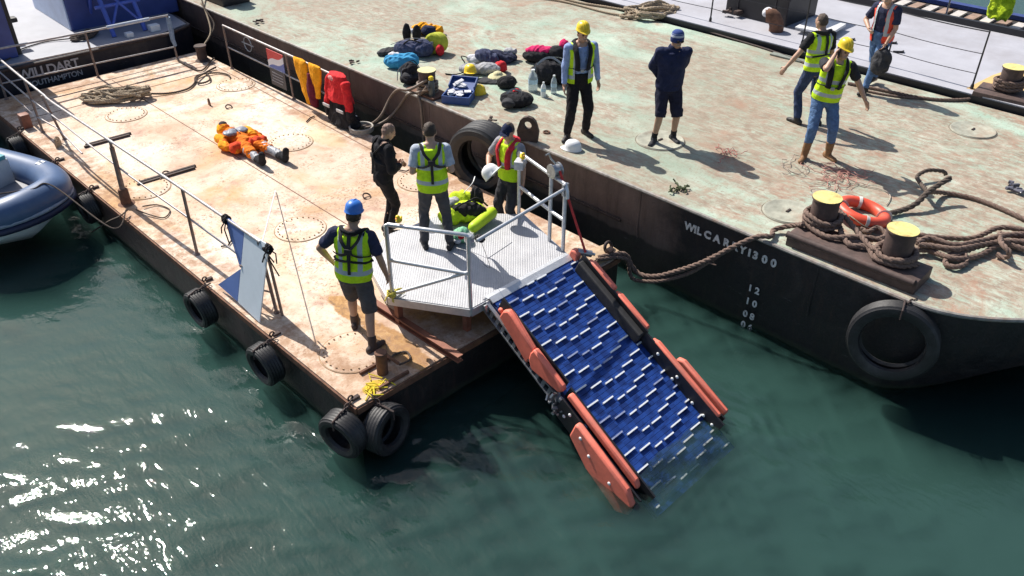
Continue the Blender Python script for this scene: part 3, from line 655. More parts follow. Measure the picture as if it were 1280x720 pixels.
m.ringed(rings); m.build('cockpit_floor', simple('grey_gelcoat', (.20, .20, .22), .5, var=.1), rb, False)
c = B0 + sd*1.5 + cr*.30 + Vector((0, 0, .14)); Mr = Matrix(((cr.x, sd.x, 0), (cr.y, sd.y, 0), (0, 0, 1)))
m = MB(); m.box(c, (.62, .66, .44), Mr, bev=.05); m.build('bow_locker', simple('grey_locker', (.50, .50, .50), .45, var=.08), rb)
m = MB(); m.box(c + Vector((0, 0, .245)), (.58, .62, .07), Mr, bev=.025); m.build('cushion', simple('teal_vinyl', (.06, .30, .33), .5, var=.15, bump=.05), rb)
for k, sgn in ((2.3, 1), (.75, 1), (1.6, -1)):
    i = min(range(len(path)), key=lambda j: (path[j]-(B0+sd*k+cr*sgn*.9)).length); p = path[i] + Vector((0, 0, .250))
    mm = MB(); mm.box(p, (.13, .10, .02), Mr, bev=.008); mm.tube([p+sd*.04+Vector((0, 0, .01)), p+Vector((0, 0, .035)), p-sd*.04+Vector((0, 0, .01))], .012, 6); mm.build('lifting_handle', WHITE, rb)
m = MB()
i0 = min(range(len(path)), key=lambda j: (path[j]-star[3]).length)
for j0 in (min(range(len(path)), key=lambda j: (path[j]-(B0+sd*.34-cr*.64)).length),):
    p, q = path[j0], path[j0+1]; t_ = (q-p).normalized(); a_ = t_.cross(Vector((0, 0, 1))).normalized()
    for off in (-.07, .07):
        m.tube([p+t_*off + (a_*math.cos(a)+Vector((0, 0, 1))*math.sin(a))*.259 for a in np.linspace(-.7, 3.8, 24)], .01, 6, flat=(.05, .010))
m.build('seam_tape', simple('pale_grey_tape', (.42, .47, .55), .5, bump=0), rb)
bowp = B0 + Vector((0, 0, .34)) - sd*.05
pl = MB(); rope_mesh(pl, [B0+sd*.35-cr*.45+Vector((0, 0, .36)), bowp + cr*.0, bowp+cr*.25-sd*.15+Vector((0, 0, -.02)), P(140, 285, .03), P(158, 262, .10)], .012)
rope_mesh(pl, [P(115, 290, -.66), P(135, 277, -.35), P(150, 270, .02), P(160, 262, .08)], .012)
o = pl.build('painter_line', ROPED); tag(o, 'thin dark painter line from the inflatable boat to the post socket', 'rope')

# ------------------------------------------------------------------ tyres
def tyre_mesh(mb, c, axis, Ro, Ri, wd, n=44):
    z = Vector(axis).normalized(); M = Matrix.Translation(Vector(c)) @ z.to_track_quat('Z', 'Y').to_matrix().to_4x4()
    h = wd/2; sh = (Ro-Ri)
    prof = [(Ri, -h*.55), (Ri+sh*.10, -h*.85), (Ri+sh*.5, -h), (Ri+sh*.82, -h*.94), (Ro-.012, -h*.80)]
    g = []
    for k in range(5):
        y = -h*.80 + (h*1.6)*(k+.0)/5; y2 = y + h*1.6/5
        g += [(Ro, y+.006), (Ro+.003, (y+y2)/2), (Ro, y2-.008), (Ro-.004, y2-.005)]
    prof += g + [(Ro-.012, h*.80), (Ri+sh*.82, h*.94), (Ri+sh*.5, h), (Ri+sh*.10, h*.85), (Ri, h*.55), (Ri+.035, h*.40), (Ro-.06, h*.55), (Ro-.05, 0), (Ro-.06, -h*.55), (Ri+.035, -h*.40)]
    mb.lathe(prof, n, M, closed=True)
def hung_tyre(name, label, c, axis, Ro, Ri, wd, hook, group=None, chain=True):
    m = MB(); tyre_mesh(m, c, axis, Ro, Ri, wd); t_ = thing(name, label, 'tyre', c, group=group); m.build('carcass', RUBBER, t_, True, 30)
    if chain:
        m = MB(); c = Vector(c); top = c + Vector((0, 0, Ro)); hook = Vector(hook)
        link_path(m, hook, top + Vector((0, 0, .01))); a = Vector(axis).normalized()
        m.tube([top + a*(wd/2+.015), top + Vector((0, 0, .025)), top - a*(wd/2+.015), top - a*(wd/2+.015)-Vector((0, 0, .12))], .012, 6); m.build('chain', DARKRUST, t_)
    return t_
def link_path(m, a, b):
    d = b-a; n = max(2, int(d.length/.055)); d.normalize(); u = d.orthogonal().normalized(); v = d.cross(u)
    for k in range(n):
        c = a + (b-a)*(k+.5)/n; s_ = u if k % 2 else v
        m.tube([c + d*.036*math.cos(x) + s_*.02*math.sin(x) for x in np.linspace(0, 6.283, 10)[:-1]], .0075, 5, closed=True)
GT = 'tyre fenders hung along the small barge'
for (y, lab, Ro, x) in ((10.35, 'black tyre fender at the far end of the barge side behind the boat tube', .28, -.16), (8.65, 'half hidden tyre fender between boat and barge, middle of the three', .28, -.16), (7.18, 'tyre fender right at the bow of the inflatable boat', .29, -.15),
                       (3.32, 'tyre fender on barge side below the blue and white board', .30, -.19), (1.68, 'tyre fender midway between board and front corner of barge', .31, -.19)):
    hung_tyre('tyre_fender', lab, (x+.015, y, -.27), (1, .05, .10), Ro*.88, Ro*.54, .22, (.03, y, .03), GT)
hung_tyre('tyre_fender', 'tyre fender at the front corner on the long side of the barge', (-.16, .07, -.33), (1, .25, .1), .285, .165, .25, (.03, .12, .03), GT)
hung_tyre('tyre_fender', 'tyre fender on the front face beside the corner', (.24, -.16, -.36), (-.22, 1, -.1), .30, .17, .25, (.22, .02, .03), GT)
hung_tyre('lorry_tyre', 'large worn lorry tyre standing between the two barges', (4.76, 3.08, .40), (1, .25, .05), .57, .35, .46, (5.1, 3.2, .7), None, False)
hung_tyre('tyre_fender', 'large smooth tyre hung at the bow of the lettered barge', (5.00, -3.66, .24), (.95, .30, -.05), .50, .35, .22, (5.22, -3.70, ZB), None, True)

# ------------------------------------------------------------------ aluminium boarding platform
ZP = .45
pf = thing('boarding_platform', 'aluminium chequer plate platform with tubular handrails at the ramp head', 'platform', (2.6, 1.0, ZP))
def chequer():
    t = NT('chequer_plate'); v = t.coord()
    sx = t.n('ShaderNodeSeparateXYZ'); t.l(v, sx.inputs[0]); k = 2*math.pi/.085
    def wv(a, b_): return t.math('SINE', t.math('MULTIPLY', t.math(a, sx.outputs[0], sx.outputs[1]), b_))
    h1 = t.ramp(t.math('MULTIPLY', wv('ADD', k), wv('SUBTRACT', k)), [(.25, 0), (.55, 1)])
    h2 = t.ramp(t.math('MULTIPLY', t.math('MULTIPLY', wv('ADD', k), wv('SUBTRACT', k)), -1), [(.25, 0), (.55, 1)])
    h = t.math('MAXIMUM', h1, t.math('MULTIPLY', h2, .8))
    c = t.ramp(t.noise(2.5, 6, .65), [(.3, (.40, .40, .415)), (.7, (.54, .54, .56))]); c = t.mix(t.math('MULTIPLY', h, .38), c, (.30, .30, .315))
    sc = t.noise(5, 6, .75, stretch=(.6, 2.2, 1)); c = t.mix(t.ramp(sc, [(.58, 0), (.74, .45)]), c, (.40, .38, .36))
    t.base(c); t.rough(t.ramp(t.noise(7, 4), [(.3, .42), (.7, .6)])); t.b.inputs['Metallic'].default_value = .35; t.bump(h, .6, .006); return t.m
CHEQ = chequer()
poly = [(1.72, .03), (3.44, .03), (3.80, 1.22), (3.08, 2.02), (2.12, 2.10), (1.52, 1.86), (1.17, .92)]
m = MB(); m.prism(poly, ZP-.008, ZP); m.build('deck_plate', CHEQ, pf, False)
m = MB(); n_ = len(poly)
for i in range(n_):
    a, b_ = Vector((*poly[i], ZP-.062)), Vector((*poly[(i+1) % n_], ZP-.062)); c = (a+b_)/2; d = b_-a
    m.box(c, (d.length-.012, .03, .105), Matrix.Rotation(math.atan2(d.y, d.x), 4, 'Z'))
for y in (.5, 1.0, 1.5): m.box((2.5, y, ZP-.05), (1.9 if y < 1.4 else 1.6, .05, .07))
m.build('side_frame', ALU, pf, False)
for (x, y) in ((1.30, .90), (1.80, .20)):
    m = MB(); m.box((x, y, .21), (.075, .075, .40 if x < 1.5 else .40)); m.build('leg', REDBROWN, pf, False)
for (x, y) in ((3.35, .2), (3.6, 1.2), (2.2, 1.98)):
    m = MB(); m.box((x, y, .17), (.06, .06, .335)); m.build('leg', GALV, pf, False)
m = MB(); m.box((2.86, .95, ZP+.004), (.52, .42, .007), Matrix.Rotation(R(8), 4, 'Z'), bev=.002); m.build('loose_plate', CHEQ, pf, False)
m = MB(); cl = [(x, .05, ZP+.004) for x in (2.0, 3.4)]; m.box((2.72, .055, ZP+.006), (1.45, .07, .012)); m.build('sill_strip', ALU, pf, False)
def rail_part(name, pts, r=.024): m = MB(); m.tube(pts, r, 12); return m.build(name, ALU, pf)
A0, A1 = Vector((1.215, .88, ZP)), Vector((1.735, .05, ZP)); up = lambda v, h: v + Vector((0, 0, h))
for p in (A0, A1):
    rail_part('post', [up(p, -.1), up(p, .98)], .026)
rail_part('top_rail', [up(A0, .93), up(A0, .985), up(A0, 1.0)+(A1-A0)*.03, up(A1, .99)-(A1-A0)*.03, up(A1, .97), up(A1, .90)])
rail_part('mid_rail', [up(A0, .52), up(A1, .47)]); rail_part('brace', [up(A0, .06)+(A1-A0)*.06, up(A1, .50)], .022)
B1, B2, B3 = Vector((3.74, 1.25, ZP)), Vector((3.53, .46, ZP)), Vector((3.47, .16, ZP))
for p in (B1, B2, B3): rail_part('post', [up(p, -.08), up(p, .96)], .026)
rail_part('top_rail', [up(B1, .90), up(B1, .96), up(B2, .97), up(B3, .97), up(B3, .90)+Vector((-.02, -.05, 0)), up(B3, .8)+Vector((-.02, -.06, 0))])
rail_part('mid_rail', [up(B1, .46), up(B2, .46), up(B3, .46)])
rail_part('gate_bar', [P(596, 301, ZP+.93), P(706, 236, ZP+.92)], .021)
m = MB(); m.box(up(B3, .90), (.10, .04, .16), bev=.01); m.build('gate_latch', GALV, pf); m = MB(); m.box(up(A1, .93)+Vector((.03, .02, 0)), (.09, .09, .10), bev=.02); m.build('gate_latch', GALV, pf)
m = MB(); q = P(650, 205, ZP+.93); m.box(q, (.17, .13, .12), Matrix.Rotation(.5, 4, 'Z'), bev=.02); gb = m.build('control_box', simple('silver_box', (.55, .55, .58), .35, .3, bump=.05), pf)
# yellow lashing round the foot of the near post
m = MB(); rn = random.Random(8)
for k in range(9):
    p = Vector((1.2, .87, ZP+.02+.006*k)); m.tube([p + Vector((.05*math.cos(a+k)+rn.uniform(-.01, .01), .05*math.sin(a+k), rn.uniform(-.01, .03))) for a in np.linspace(0, 6.28, 10)], .007, 5)
for k in range(16):
    p = Vector((1.2, .87, ZP+.01)); d = Vector((rn.uniform(-.10, .20), rn.uniform(-.12, .10), 0)); m.tube([p, p+d*.5+Vector((0, 0, .05)), p+d+Vector((0, 0, .01 if d.x > 0 else -.06))], .006, 5)
o = m.build('yellow_lashing', simple('yellow_twine', (.70, .60, .10), .8)); tag(o, 'yellow twine lashed round the foot of the platform post', 'twine')
# winch with crank and red strap
wn_ = thing('hand_winch', 'small hand winch with crank on the platform handrail', 'winch', up(B2, 1.0) )
wc = up(B2, 1.06)+Vector((0, -.06, 0))
m = MB(); dirw = (B3-B2).normalized(); sidew = Vector((dirw.y, -dirw.x, 0))
m.cyl(wc-sidew*.05, wc+sidew*.05, .075, n=20); m.cyl(wc-sidew*.07, wc-sidew*.05, .095, n=20); m.cyl(wc+sidew*.05, wc+sidew*.065, .095, n=20); m.build('drum', GALV, wn_)
m = MB(); m.box(wc-Vector((0, 0, .07)), (.12, .14, .04), bev=.006); m.build('bracket', GALV, wn_)
m = MB(); k0 = wc-sidew*.08; m.tube([k0, k0+Vector((-.07, .10, .13)), k0+Vector((-.09, .12, .20)), k0+Vector((-.17, .10, .21))], .012, 8); m.build('crank', GALV, wn_)
# ------------------------------------------------------------------ ramp
ang = math.atan2(1.13, 2.5); RX = 2.02; SK = -.085
sv = Vector((SK, -math.cos(ang), -math.sin(ang))).normalized() * .975; nv = Vector((0, -math.sin(ang), math.cos(ang)))
def rp(x, s, h=0): return Vector((x, 0, ZP)) + sv*s + nv*h
rm = thing('boarding_ramp', 'blue belt ramp with white cleats and salmon bumpers leading into the water', 'ramp', (2.7, -.02, ZP))
def blue_belt():
    t = NT('blue_belt'); a = t.noise(7, 5, .6)
    sx = t.n('ShaderNodeSeparateXYZ'); t.l(t.coord(), sx.inputs[0])
    ck = t.n('ShaderNodeTexChecker'); ck.inputs['Scale'].default_value = 1; mp = t.n('ShaderNodeMapping'); mp.inputs['Scale'].default_value = (9.5, 8.7, .001); t.l(t.coord(), mp.inputs[0]); t.l(mp.outputs[0], ck.inputs[0])
    ck.inputs[1].default_value = (.011, .044, .21, 1); ck.inputs[2].default_value = (.006, .022, .115, 1)
    c = t.mix(t.ramp(a, [(.35, 0), (.7, .65)]), ck.outputs[0], (.020, .07, .31)); t.base(c); t.rough(.5); t.b.inputs['Specular IOR Level'].default_value = .3; t.bump(t.noise(40, 3), .25, .006); return t.m
BELT = blue_belt(); CLEAT = simple('white_cleat', (.80, .82, .84), .4, var=.06, bump=.02)
m = MB(); L0, L1 = 0.0, 3.22; X0, X1 = 2.03, 3.50
# modular belt: overlapping rows of links
nrow = 55
for k in range(nrow):
    s0 = L0 + (L1-L0)*k/nrow; s1 = L0 + (L1-L0)*(k+1)/nrow; hm = .010
    if k == 0: rings = []
    sec = [(s0, -.002), (s0+.004, .003), (s1-.004, .003), (s1-.001, -.002)]
    for a, b_ in zip(sec[:-1], sec[1:]):
        v = [m.bm.verts.new(p) for p in (rp(X0, *a), rp(X1, *a), rp(X1, *b_), rp(X0, *b_))]; m.bm.faces.new(v[::-1])
m.bm.verts.index_update()
m.mi = 1; rn = random.Random(5); per = .232
colm = [(2.06, .07, .125), (2.155, .20, .165), (2.37, .19, .232), (2.575, .13, .298), (2.745, .18, .300), (2.935, .20, .238), (3.14, .19, .178), (3.345, .135, .120)]
k = 0
for i in range(15):
    for (x, ln, off) in colm:
        ln *= .94
        s = off - .232 + i*per + (0 if i else 0)
        if s < .02 or s > 3.16: continue
        yaw = rn.uniform(-.012, .012); s += rn.uniform(-.006, .006); m.mi = 2 if rn.random() < .16 else 1
        c = [rp(x, s-.0095, .006), rp(x+ln, s-.0095+yaw*.2, .006), rp(x+ln, s+.0095+yaw*.2, .006), rp(x, s+.0095, .006)]
        m.ringed([[p + nv*h for p in c] for h in (0, .022)])
m.build('belt', [BELT, CLEAT, simple('scuffed_cleat', (.30, .34, .50), .5, var=.3, scale=30)], rm, False)
m = MB(); rings = []
for s, h in ((-.02, -.02), (L1, -.02)): pass
def slab(mb, x0, x1, s0, s1, h0, h1):
    mb.ringed([[rp(x0, s, h0), rp(x1, s, h0), rp(x1, s, h1), rp(x0, s, h1)] for s in (s0, s1)]); return mb
slab(m, X0-.02, X1+.02, -.0, L1, -.06, -.012); m.build('bed', simple('dark_blue_bed', (.015, .03, .12), .6), rm, False)
m = MB(); slab(m, X0-.02, X1+.02, -.03, .06, -.03, .012); m.build('hinge_bar', ALU, rm, False)
# aluminium lattice channel along the left flank
m = MB(); xs = 1.955
slab(m, xs-.012, xs+.035, -.06, 1.52, -.035, -.015); slab(m, xs-.012, xs+.035, -.06, 1.52, -.165, -.145)
for k in range(13): slab(m, xs-.004, xs+.010, k*.12, k*.12+.055, -.146, -.034)
m.build('side_channel', GALV, rm, False)
m = MB(); slab(m, 3.53, 3.56, -.05, 1.52, -.16, -.01); m.build('side_channel', GALV, rm, False)
m = MB()
for k in range(12):
    c = rp(1.93 + rn.uniform(-.06, .05), 1.5 + rn.uniform(-.08, .16), -.05 + rn.uniform(-.1, .08)); m.box(c, (rn.uniform(.03, .08), rn.uniform(.05, .14), rn.uniform(.02, .06)), Matrix.Rotation(rn.uniform(0, 3), 4, 'X') @ Matrix.Rotation(rn.uniform(0, 3), 4, 'Z'), bev=.004)
m.build('hinge_linkage', GALV, rm, False)
m = MB()
for k in range(8):
    c = rp(1.94 + rn.uniform(-.03, .05), -.02 + rn.uniform(-.05, .10), -.05 + rn.uniform(-.06, .04)); m.box(c, (.05, rn.uniform(.05, .10), .03), Matrix.Rotation(rn.uniform(0, 3), 4, 'X'), bev=.004)
m.build('hinge_bracket', GALV, rm); m = MB(); m.cyl(rp(3.50, .03, .10), rp(3.66, .16, .10), .045, n=14); m.cyl(rp(3.66, .16, .10), rp(3.70, .19, .10), .02, n=10); m.build('hinge_pin', GALV, rm)
# side boards and foam bumpers
BOARD = simple('black_side_board', (.013, .013, .016), .5, var=.4, scale=7)
def board(x, s0, s1, h0, h1, th=.022):
    m = MB(); slab(m, x-th/2, x+th/2, s0, s1, h0, h1); return m.build('side_board', BOARD, rm, False)
def foam(x, pts, th):
    """foam piece: outline in (s, h) with thickness along x"""
    m = MB(); m.ringed([[rp(x+dx, s, h) for s, h in pts] for dx in (-th/2, th/2)]); return m.build('foam_bumper', ORANGE, rm, True, 30, bevel=.022)
rnd = lambda s0, s1, h0, h1: [(s0, h0), (s0-.01, h0+(h1-h0)*.5), (s0+.03, h1-.03), (s0+.08, h1), (s1-.02, h1), (s1, h1-.02), (s1, h0)]
board(2.045, .14, 1.46, -.03, .20); board(2.03, 1.52, 3.05, -.10, .19)
foam(2.035, [(.16, -.02), (.16, .04), (.22, .07), (.25, -.02)], .06)
foam(1.985, [(.26, .02), (.27, .15), (.33, .235), (.42, .24), (.90, .16), (.92, .02), (.9, -.12)], .085); foam(1.975, [(.90, .0), (.88, .10), (.90, .19), (1.45, .185), (1.50, .14), (1.47, .06), (1.0, -.10)], .085)
foam(1.965, [(1.58, .14), (1.58, .21), (1.62, .225), (2.78, .215), (2.86, .16), (2.86, .12)], .075)
board(1.90, 1.56, 2.98, -.18, .12)
foam(1.80, [(1.92, -.02), (1.90, .20), (1.95, .225), (2.80, .215), (2.96, .12), (3.00, -.05), (2.88, -.20), (2.30, -.16)], .085)
board(3.44, .16, 1.50, -.03, .22); board(3.43, 1.50, 2.95, -.10, .20)
m = MB(); slab(m, 3.33, 3.425, .20, 1.48, .0, .17); m.build('rubber_cushion', simple('black_rubber_pad', (.022, .021, .022), .7, var=.4, scale=9), rm, False, bevel=.02)
foam(3.475, [(-.03, .0), (-.04, .10), (.02, .14), (.10, .12), (.12, .0)], .10)
foam(3.48, rnd(.26, .80, .16, .24), .085); foam(3.48, rnd(.82, 1.46, .16, .235), .085); foam(3.465, rnd(1.60, 2.84, .14, .225), .075)
board(3.53, 1.95, 2.9, -.1, .17); foam(3.60, rnd(1.98, 2.86, .10, .215), .075)
for x, s, h, dx in ((1.755, 2.25, .05, -1), (1.755, 2.62, .05, -1), (1.755, 2.05, .13, -1), (1.885, 1.75, .05, -1), (1.885, 1.70, -.06, -1), (3.415, 1.78, .12, -1), (3.415, 2.15, .12, -1), (3.415, 2.12, .03, -1), (3.415, 2.5, .03, -1), (3.415, 2.7, .04, -1), (3.415, 2.85, .05, -1)):
    m = MB(); m.ell(rp(x, s, h), (.012, .022, .022), n=12, m=8); m.build('bolt_head', WHITE, rm)
# red strap from the winch to the ramp
m = MB(); a = wc+Vector((0, -.08, .02)); b_ = rp(3.56, .12, .14); c_ = rp(3.60, .55, .20)
m.tube([a, a.lerp(b_, .5)+Vector((0, 0, -.01)), b_], .01, 8, flat=(.032, .006)); o = m.build('red_strap', REDSTRAP); tag(o, 'red webbing strap running from the hand winch down to the ramp', 'strap')

# ------------------------------------------------------------------ railings of the small barge
def railing(label, posts, rails, cat='railing', r=.021, extra=None):
    g = thing('guard_railing', label, cat, posts[0][0])
    for p0, p1 in posts:
        m = MB(); m.cyl(p0, p1, r*1.05, n=10); m.lathe([(r*2.0, 0), (r*2.0, .012), (r*1.1, .03)], 10, Matrix.Translation(Vector(p0))); m.build('post', RAILM2 if extra else RAILM2, g)
    for k, pts in enumerate(rails):
        m = MB(); m.tube(smooth_path(pts, .3) if len(pts) > 3 else pts, r if k == 0 else r*.72, 10); m.build('rail', RAILM, g)
    return g
RAILM = simple('weathered_rail', (.40, .38, .38), .5, .35, var=.3, scale=14, bump=.15, dirt=(.24, .13, .08), dirt_amt=.7)
RAILM2 = simple('rusty_post', (.22, .17, .15), .65, .2, var=.4, scale=14, bump=.3, dirt=(.20, .09, .05), dirt_amt=.9)
lp = [((.28, 10.10, 0), (.26, 10.10, 1.0)), ((.44, 9.5, 0), (.30, 9.5, .86)), ((.20, 6.34, .2), (.22, 6.34, 1.06)), ((.27, 4.17, 0), (.28, 4.17, 1.02)), ((.32, 2.16, 0), (.28, 2.2, 1.06))]
lr = railing('long galvanised railing along the water side of the small barge', lp,
        [[(.36, 12.3, .98), (.27, 10.4, 1.0), (.27, 9.2, .95), (.22, 8.7, .99), (.22, 6.34, 1.05), (.28, 4.17, 1.03), (.28, 2.15, 1.06)], [(.36, 12.3, .62), (.27, 10.1, .62), (.3, 9.5, .58), (.24, 6.34, .60), (.29, 4.17, .56), (.3, 2.6, .55)], [(.34, 12.3, .30), (.27, 10.1, .30), (.36, 9.5, .26), (.30, 8.2, .20)]])
m = MB(); m.cyl((.20, 6.34, .2), (.22, 6.34, .95), .042, .036, 14); m.build('post_sleeve', RAILM2, lr)
br = railing('rusty stern railing in front of the lettered tug', [((.36, 12.3, 0), (.36, 12.3, .98)), ((2.17, 12.27, 0), (2.16, 12.27, .95)), ((3.91, 12.22, 0), (3.90, 12.22, .95))],
        [[(.36, 12.3, .98), (2.16, 12.27, .96), (3.75, 12.22, .97), (3.88, 12.22, .95), (3.91, 12.22, .85)], [(.36, 12.3, .64), (2.16, 12.27, .62), (3.9, 12.22, .60)], [(.36, 12.3, .32), (2.16, 12.27, .30), (3.91, 12.22, .28)]])
LTB = simple('pale_blue_padding', (.22, .30, .42), .8, var=.3, scale=12, bump=.4)
m = MB(); m.tube([(3.91, 12.22, .93), (3.92, 12.23, .7), (3.90, 12.21, .45), (3.93, 12.22, .30)], .05, 10, radii=[.045, .055, .048, .04]); m.build('post_padding', LTB, br)
m = MB(); m.tube([(2.6, 12.26, .965), (3.1, 12.245, .968), (3.5, 12.23, .97)], .036, 10); m.build('rail_padding', simple('pale_wrapping', (.45, .50, .58), .8, var=.2), br)
rr = railing('short railing on the big barge side of the small barge with jackets hung on it', [((4.47, 10.81, 0), (4.45, 10.81, .95)), ((4.46, 8.33, 0), (4.43, 8.33, .92)), ((4.42, 6.55, 0), (4.42, 6.55, .92))],
        [[(4.45, 10.81, .94), (4.43, 8.33, .93), (4.42, 6.55, .92)], [(4.46, 10.81, .48), (4.44, 8.33, .47), (4.42, 6.55, .46)]])
# ------------------------------------------------------------------ board tied to the rail
PB0 = Vector((.04, 0, .02)); PBd = Vector((.24, 0, 1.05))
def bp(y, s): return Vector((PB0.x, y, PB0.z)) + PBd*s
bd = thing('marker_board', 'white and blue notched marker board tied to the barge railing', 'board', bp(2.4, 0))
m = MB(); th = Vector((.015, 0, -.0034))
def plate(name, pts, mat, off=0):
    m = MB(); o_ = Vector((-1, 0, .23)).normalized()*off; m.ringed([[bp(y, s)+o_+d for y, s in pts] for d in (Vector((0, 0, 0)), th)]); return m.build(name, mat, bd, False)
plate('white_panel', [(2.10, .0), (2.63, .04), (2.52, 1.0), (1.97, 1.02)], simple('white_board_paint', (.66, .72, .78), .5, var=.08, scale=3, bump=.03))
BB = simple('blue_board_paint', (.10, .17, .42), .5, var=.12, scale=3, bump=.03)
plate('blue_panel', [(2.532, 1.0), (3.02, 1.0), (2.60, .50), (2.588, .52)], BB); plate('blue_panel', [(2.642, .04), (3.14, .06), (2.60, .48), (2.595, .45)], BB)
rn = random.Random(2)
for y in (1.98, 2.98):
    m = MB()
    for k in range(7): m.tube([Vector((.28+.045*math.cos(a+k), y+rn.uniform(-.05, .05), 1.04+.05*math.sin(a+k))) for a in np.linspace(0, 6, 9)], .012, 5)
    for k in range(5):
        p = Vector((.28, y, 1.04)); m.tube([p, p+Vector((rn.uniform(-.1, .08), rn.uniform(-.1, .1), -.08)), p+Vector((rn.uniform(-.1, .1), rn.uniform(-.12, .1), -rn.uniform(.12, .4)))], .009, 5)
    m.build('tie', BLACKCLOTH, bd)
m = MB(); m.tube([(.28, 2.12, 1.05), (2.07, 5.07, .02)], .008, 6); o = m.build('stay_line', simple('white_line', (.7, .7, .74), .6, bump=0)); tag(o, 'thin white stay line from the board corner down to the barge deck', 'line')
# ladder-like frame behind the board
m = MB()
for z in (.32, .62): m.cyl((.30, 2.16, z), (.16, 2.6, z-.04), .012, n=6)
m.cyl((.34, 2.06, 0), (.31, 2.10, 1.0), .02, n=8); m.build('prop_frame', RAILM2, bd)
# ================================================================== PEOPLE
def ik(a, b, l1, l2, hint):
    a, b = Vector(a), Vector(b); d = b-a; L = min(d.length, (l1+l2)*.995); d = d.normalized(); b2 = a + d*L
    x = (l1*l1 - l2*l2 + L*L)/(2*L); h = math.sqrt(max(0, l1*l1 - x*x)); hv = Vector(hint); hv = hv - d*hv.dot(d)
    return a + d*x + hv.normalized()*h, b2
def hand(mb, wrist, d, nrm, curl=.5, side=1):
    """palm, four bent fingers of unequal length and a thumb leaving the side of the palm"""
    d = d.normalized(); nrm = (nrm - d*nrm.dot(d)).normalized(); s = d.cross(nrm)*side
    Mh = Matrix((s, d, nrm)).transposed()
    mb.ell(wrist + d*.050, (.040, .052, .017), Mh, 12, 8); mb.capsule(wrist-d*.02, wrist+d*.02, .027, .027, 10)
    for k, ln in enumerate((.068, .078, .073, .056)):
        b = wrist + d*.088 + s*(.0315 - .021*k); a = curl*.8; p1 = b + (d*math.cos(a)+nrm*math.sin(a))*ln*.55; a2 = curl*1.9
        p2 = p1 + (d*math.cos(a2)+nrm*math.sin(a2))*ln*.5; mb.capsule(b-d*.012, p1, .0092, .0088, 8); mb.capsule(p1, p2, .0088, .0078, 8)
    b = wrist + d*.028 + s*.030; p1 = b + (d*.6 + s*.75 + nrm*.25).normalized()*.040; p2 = p1 + (d*.9 + s*.15 + nrm*.4).normalized()*.032
    mb.capsule(b, p1, .0125, .0108, 8); mb.capsule(p1, p2, .0108, .009, 8)

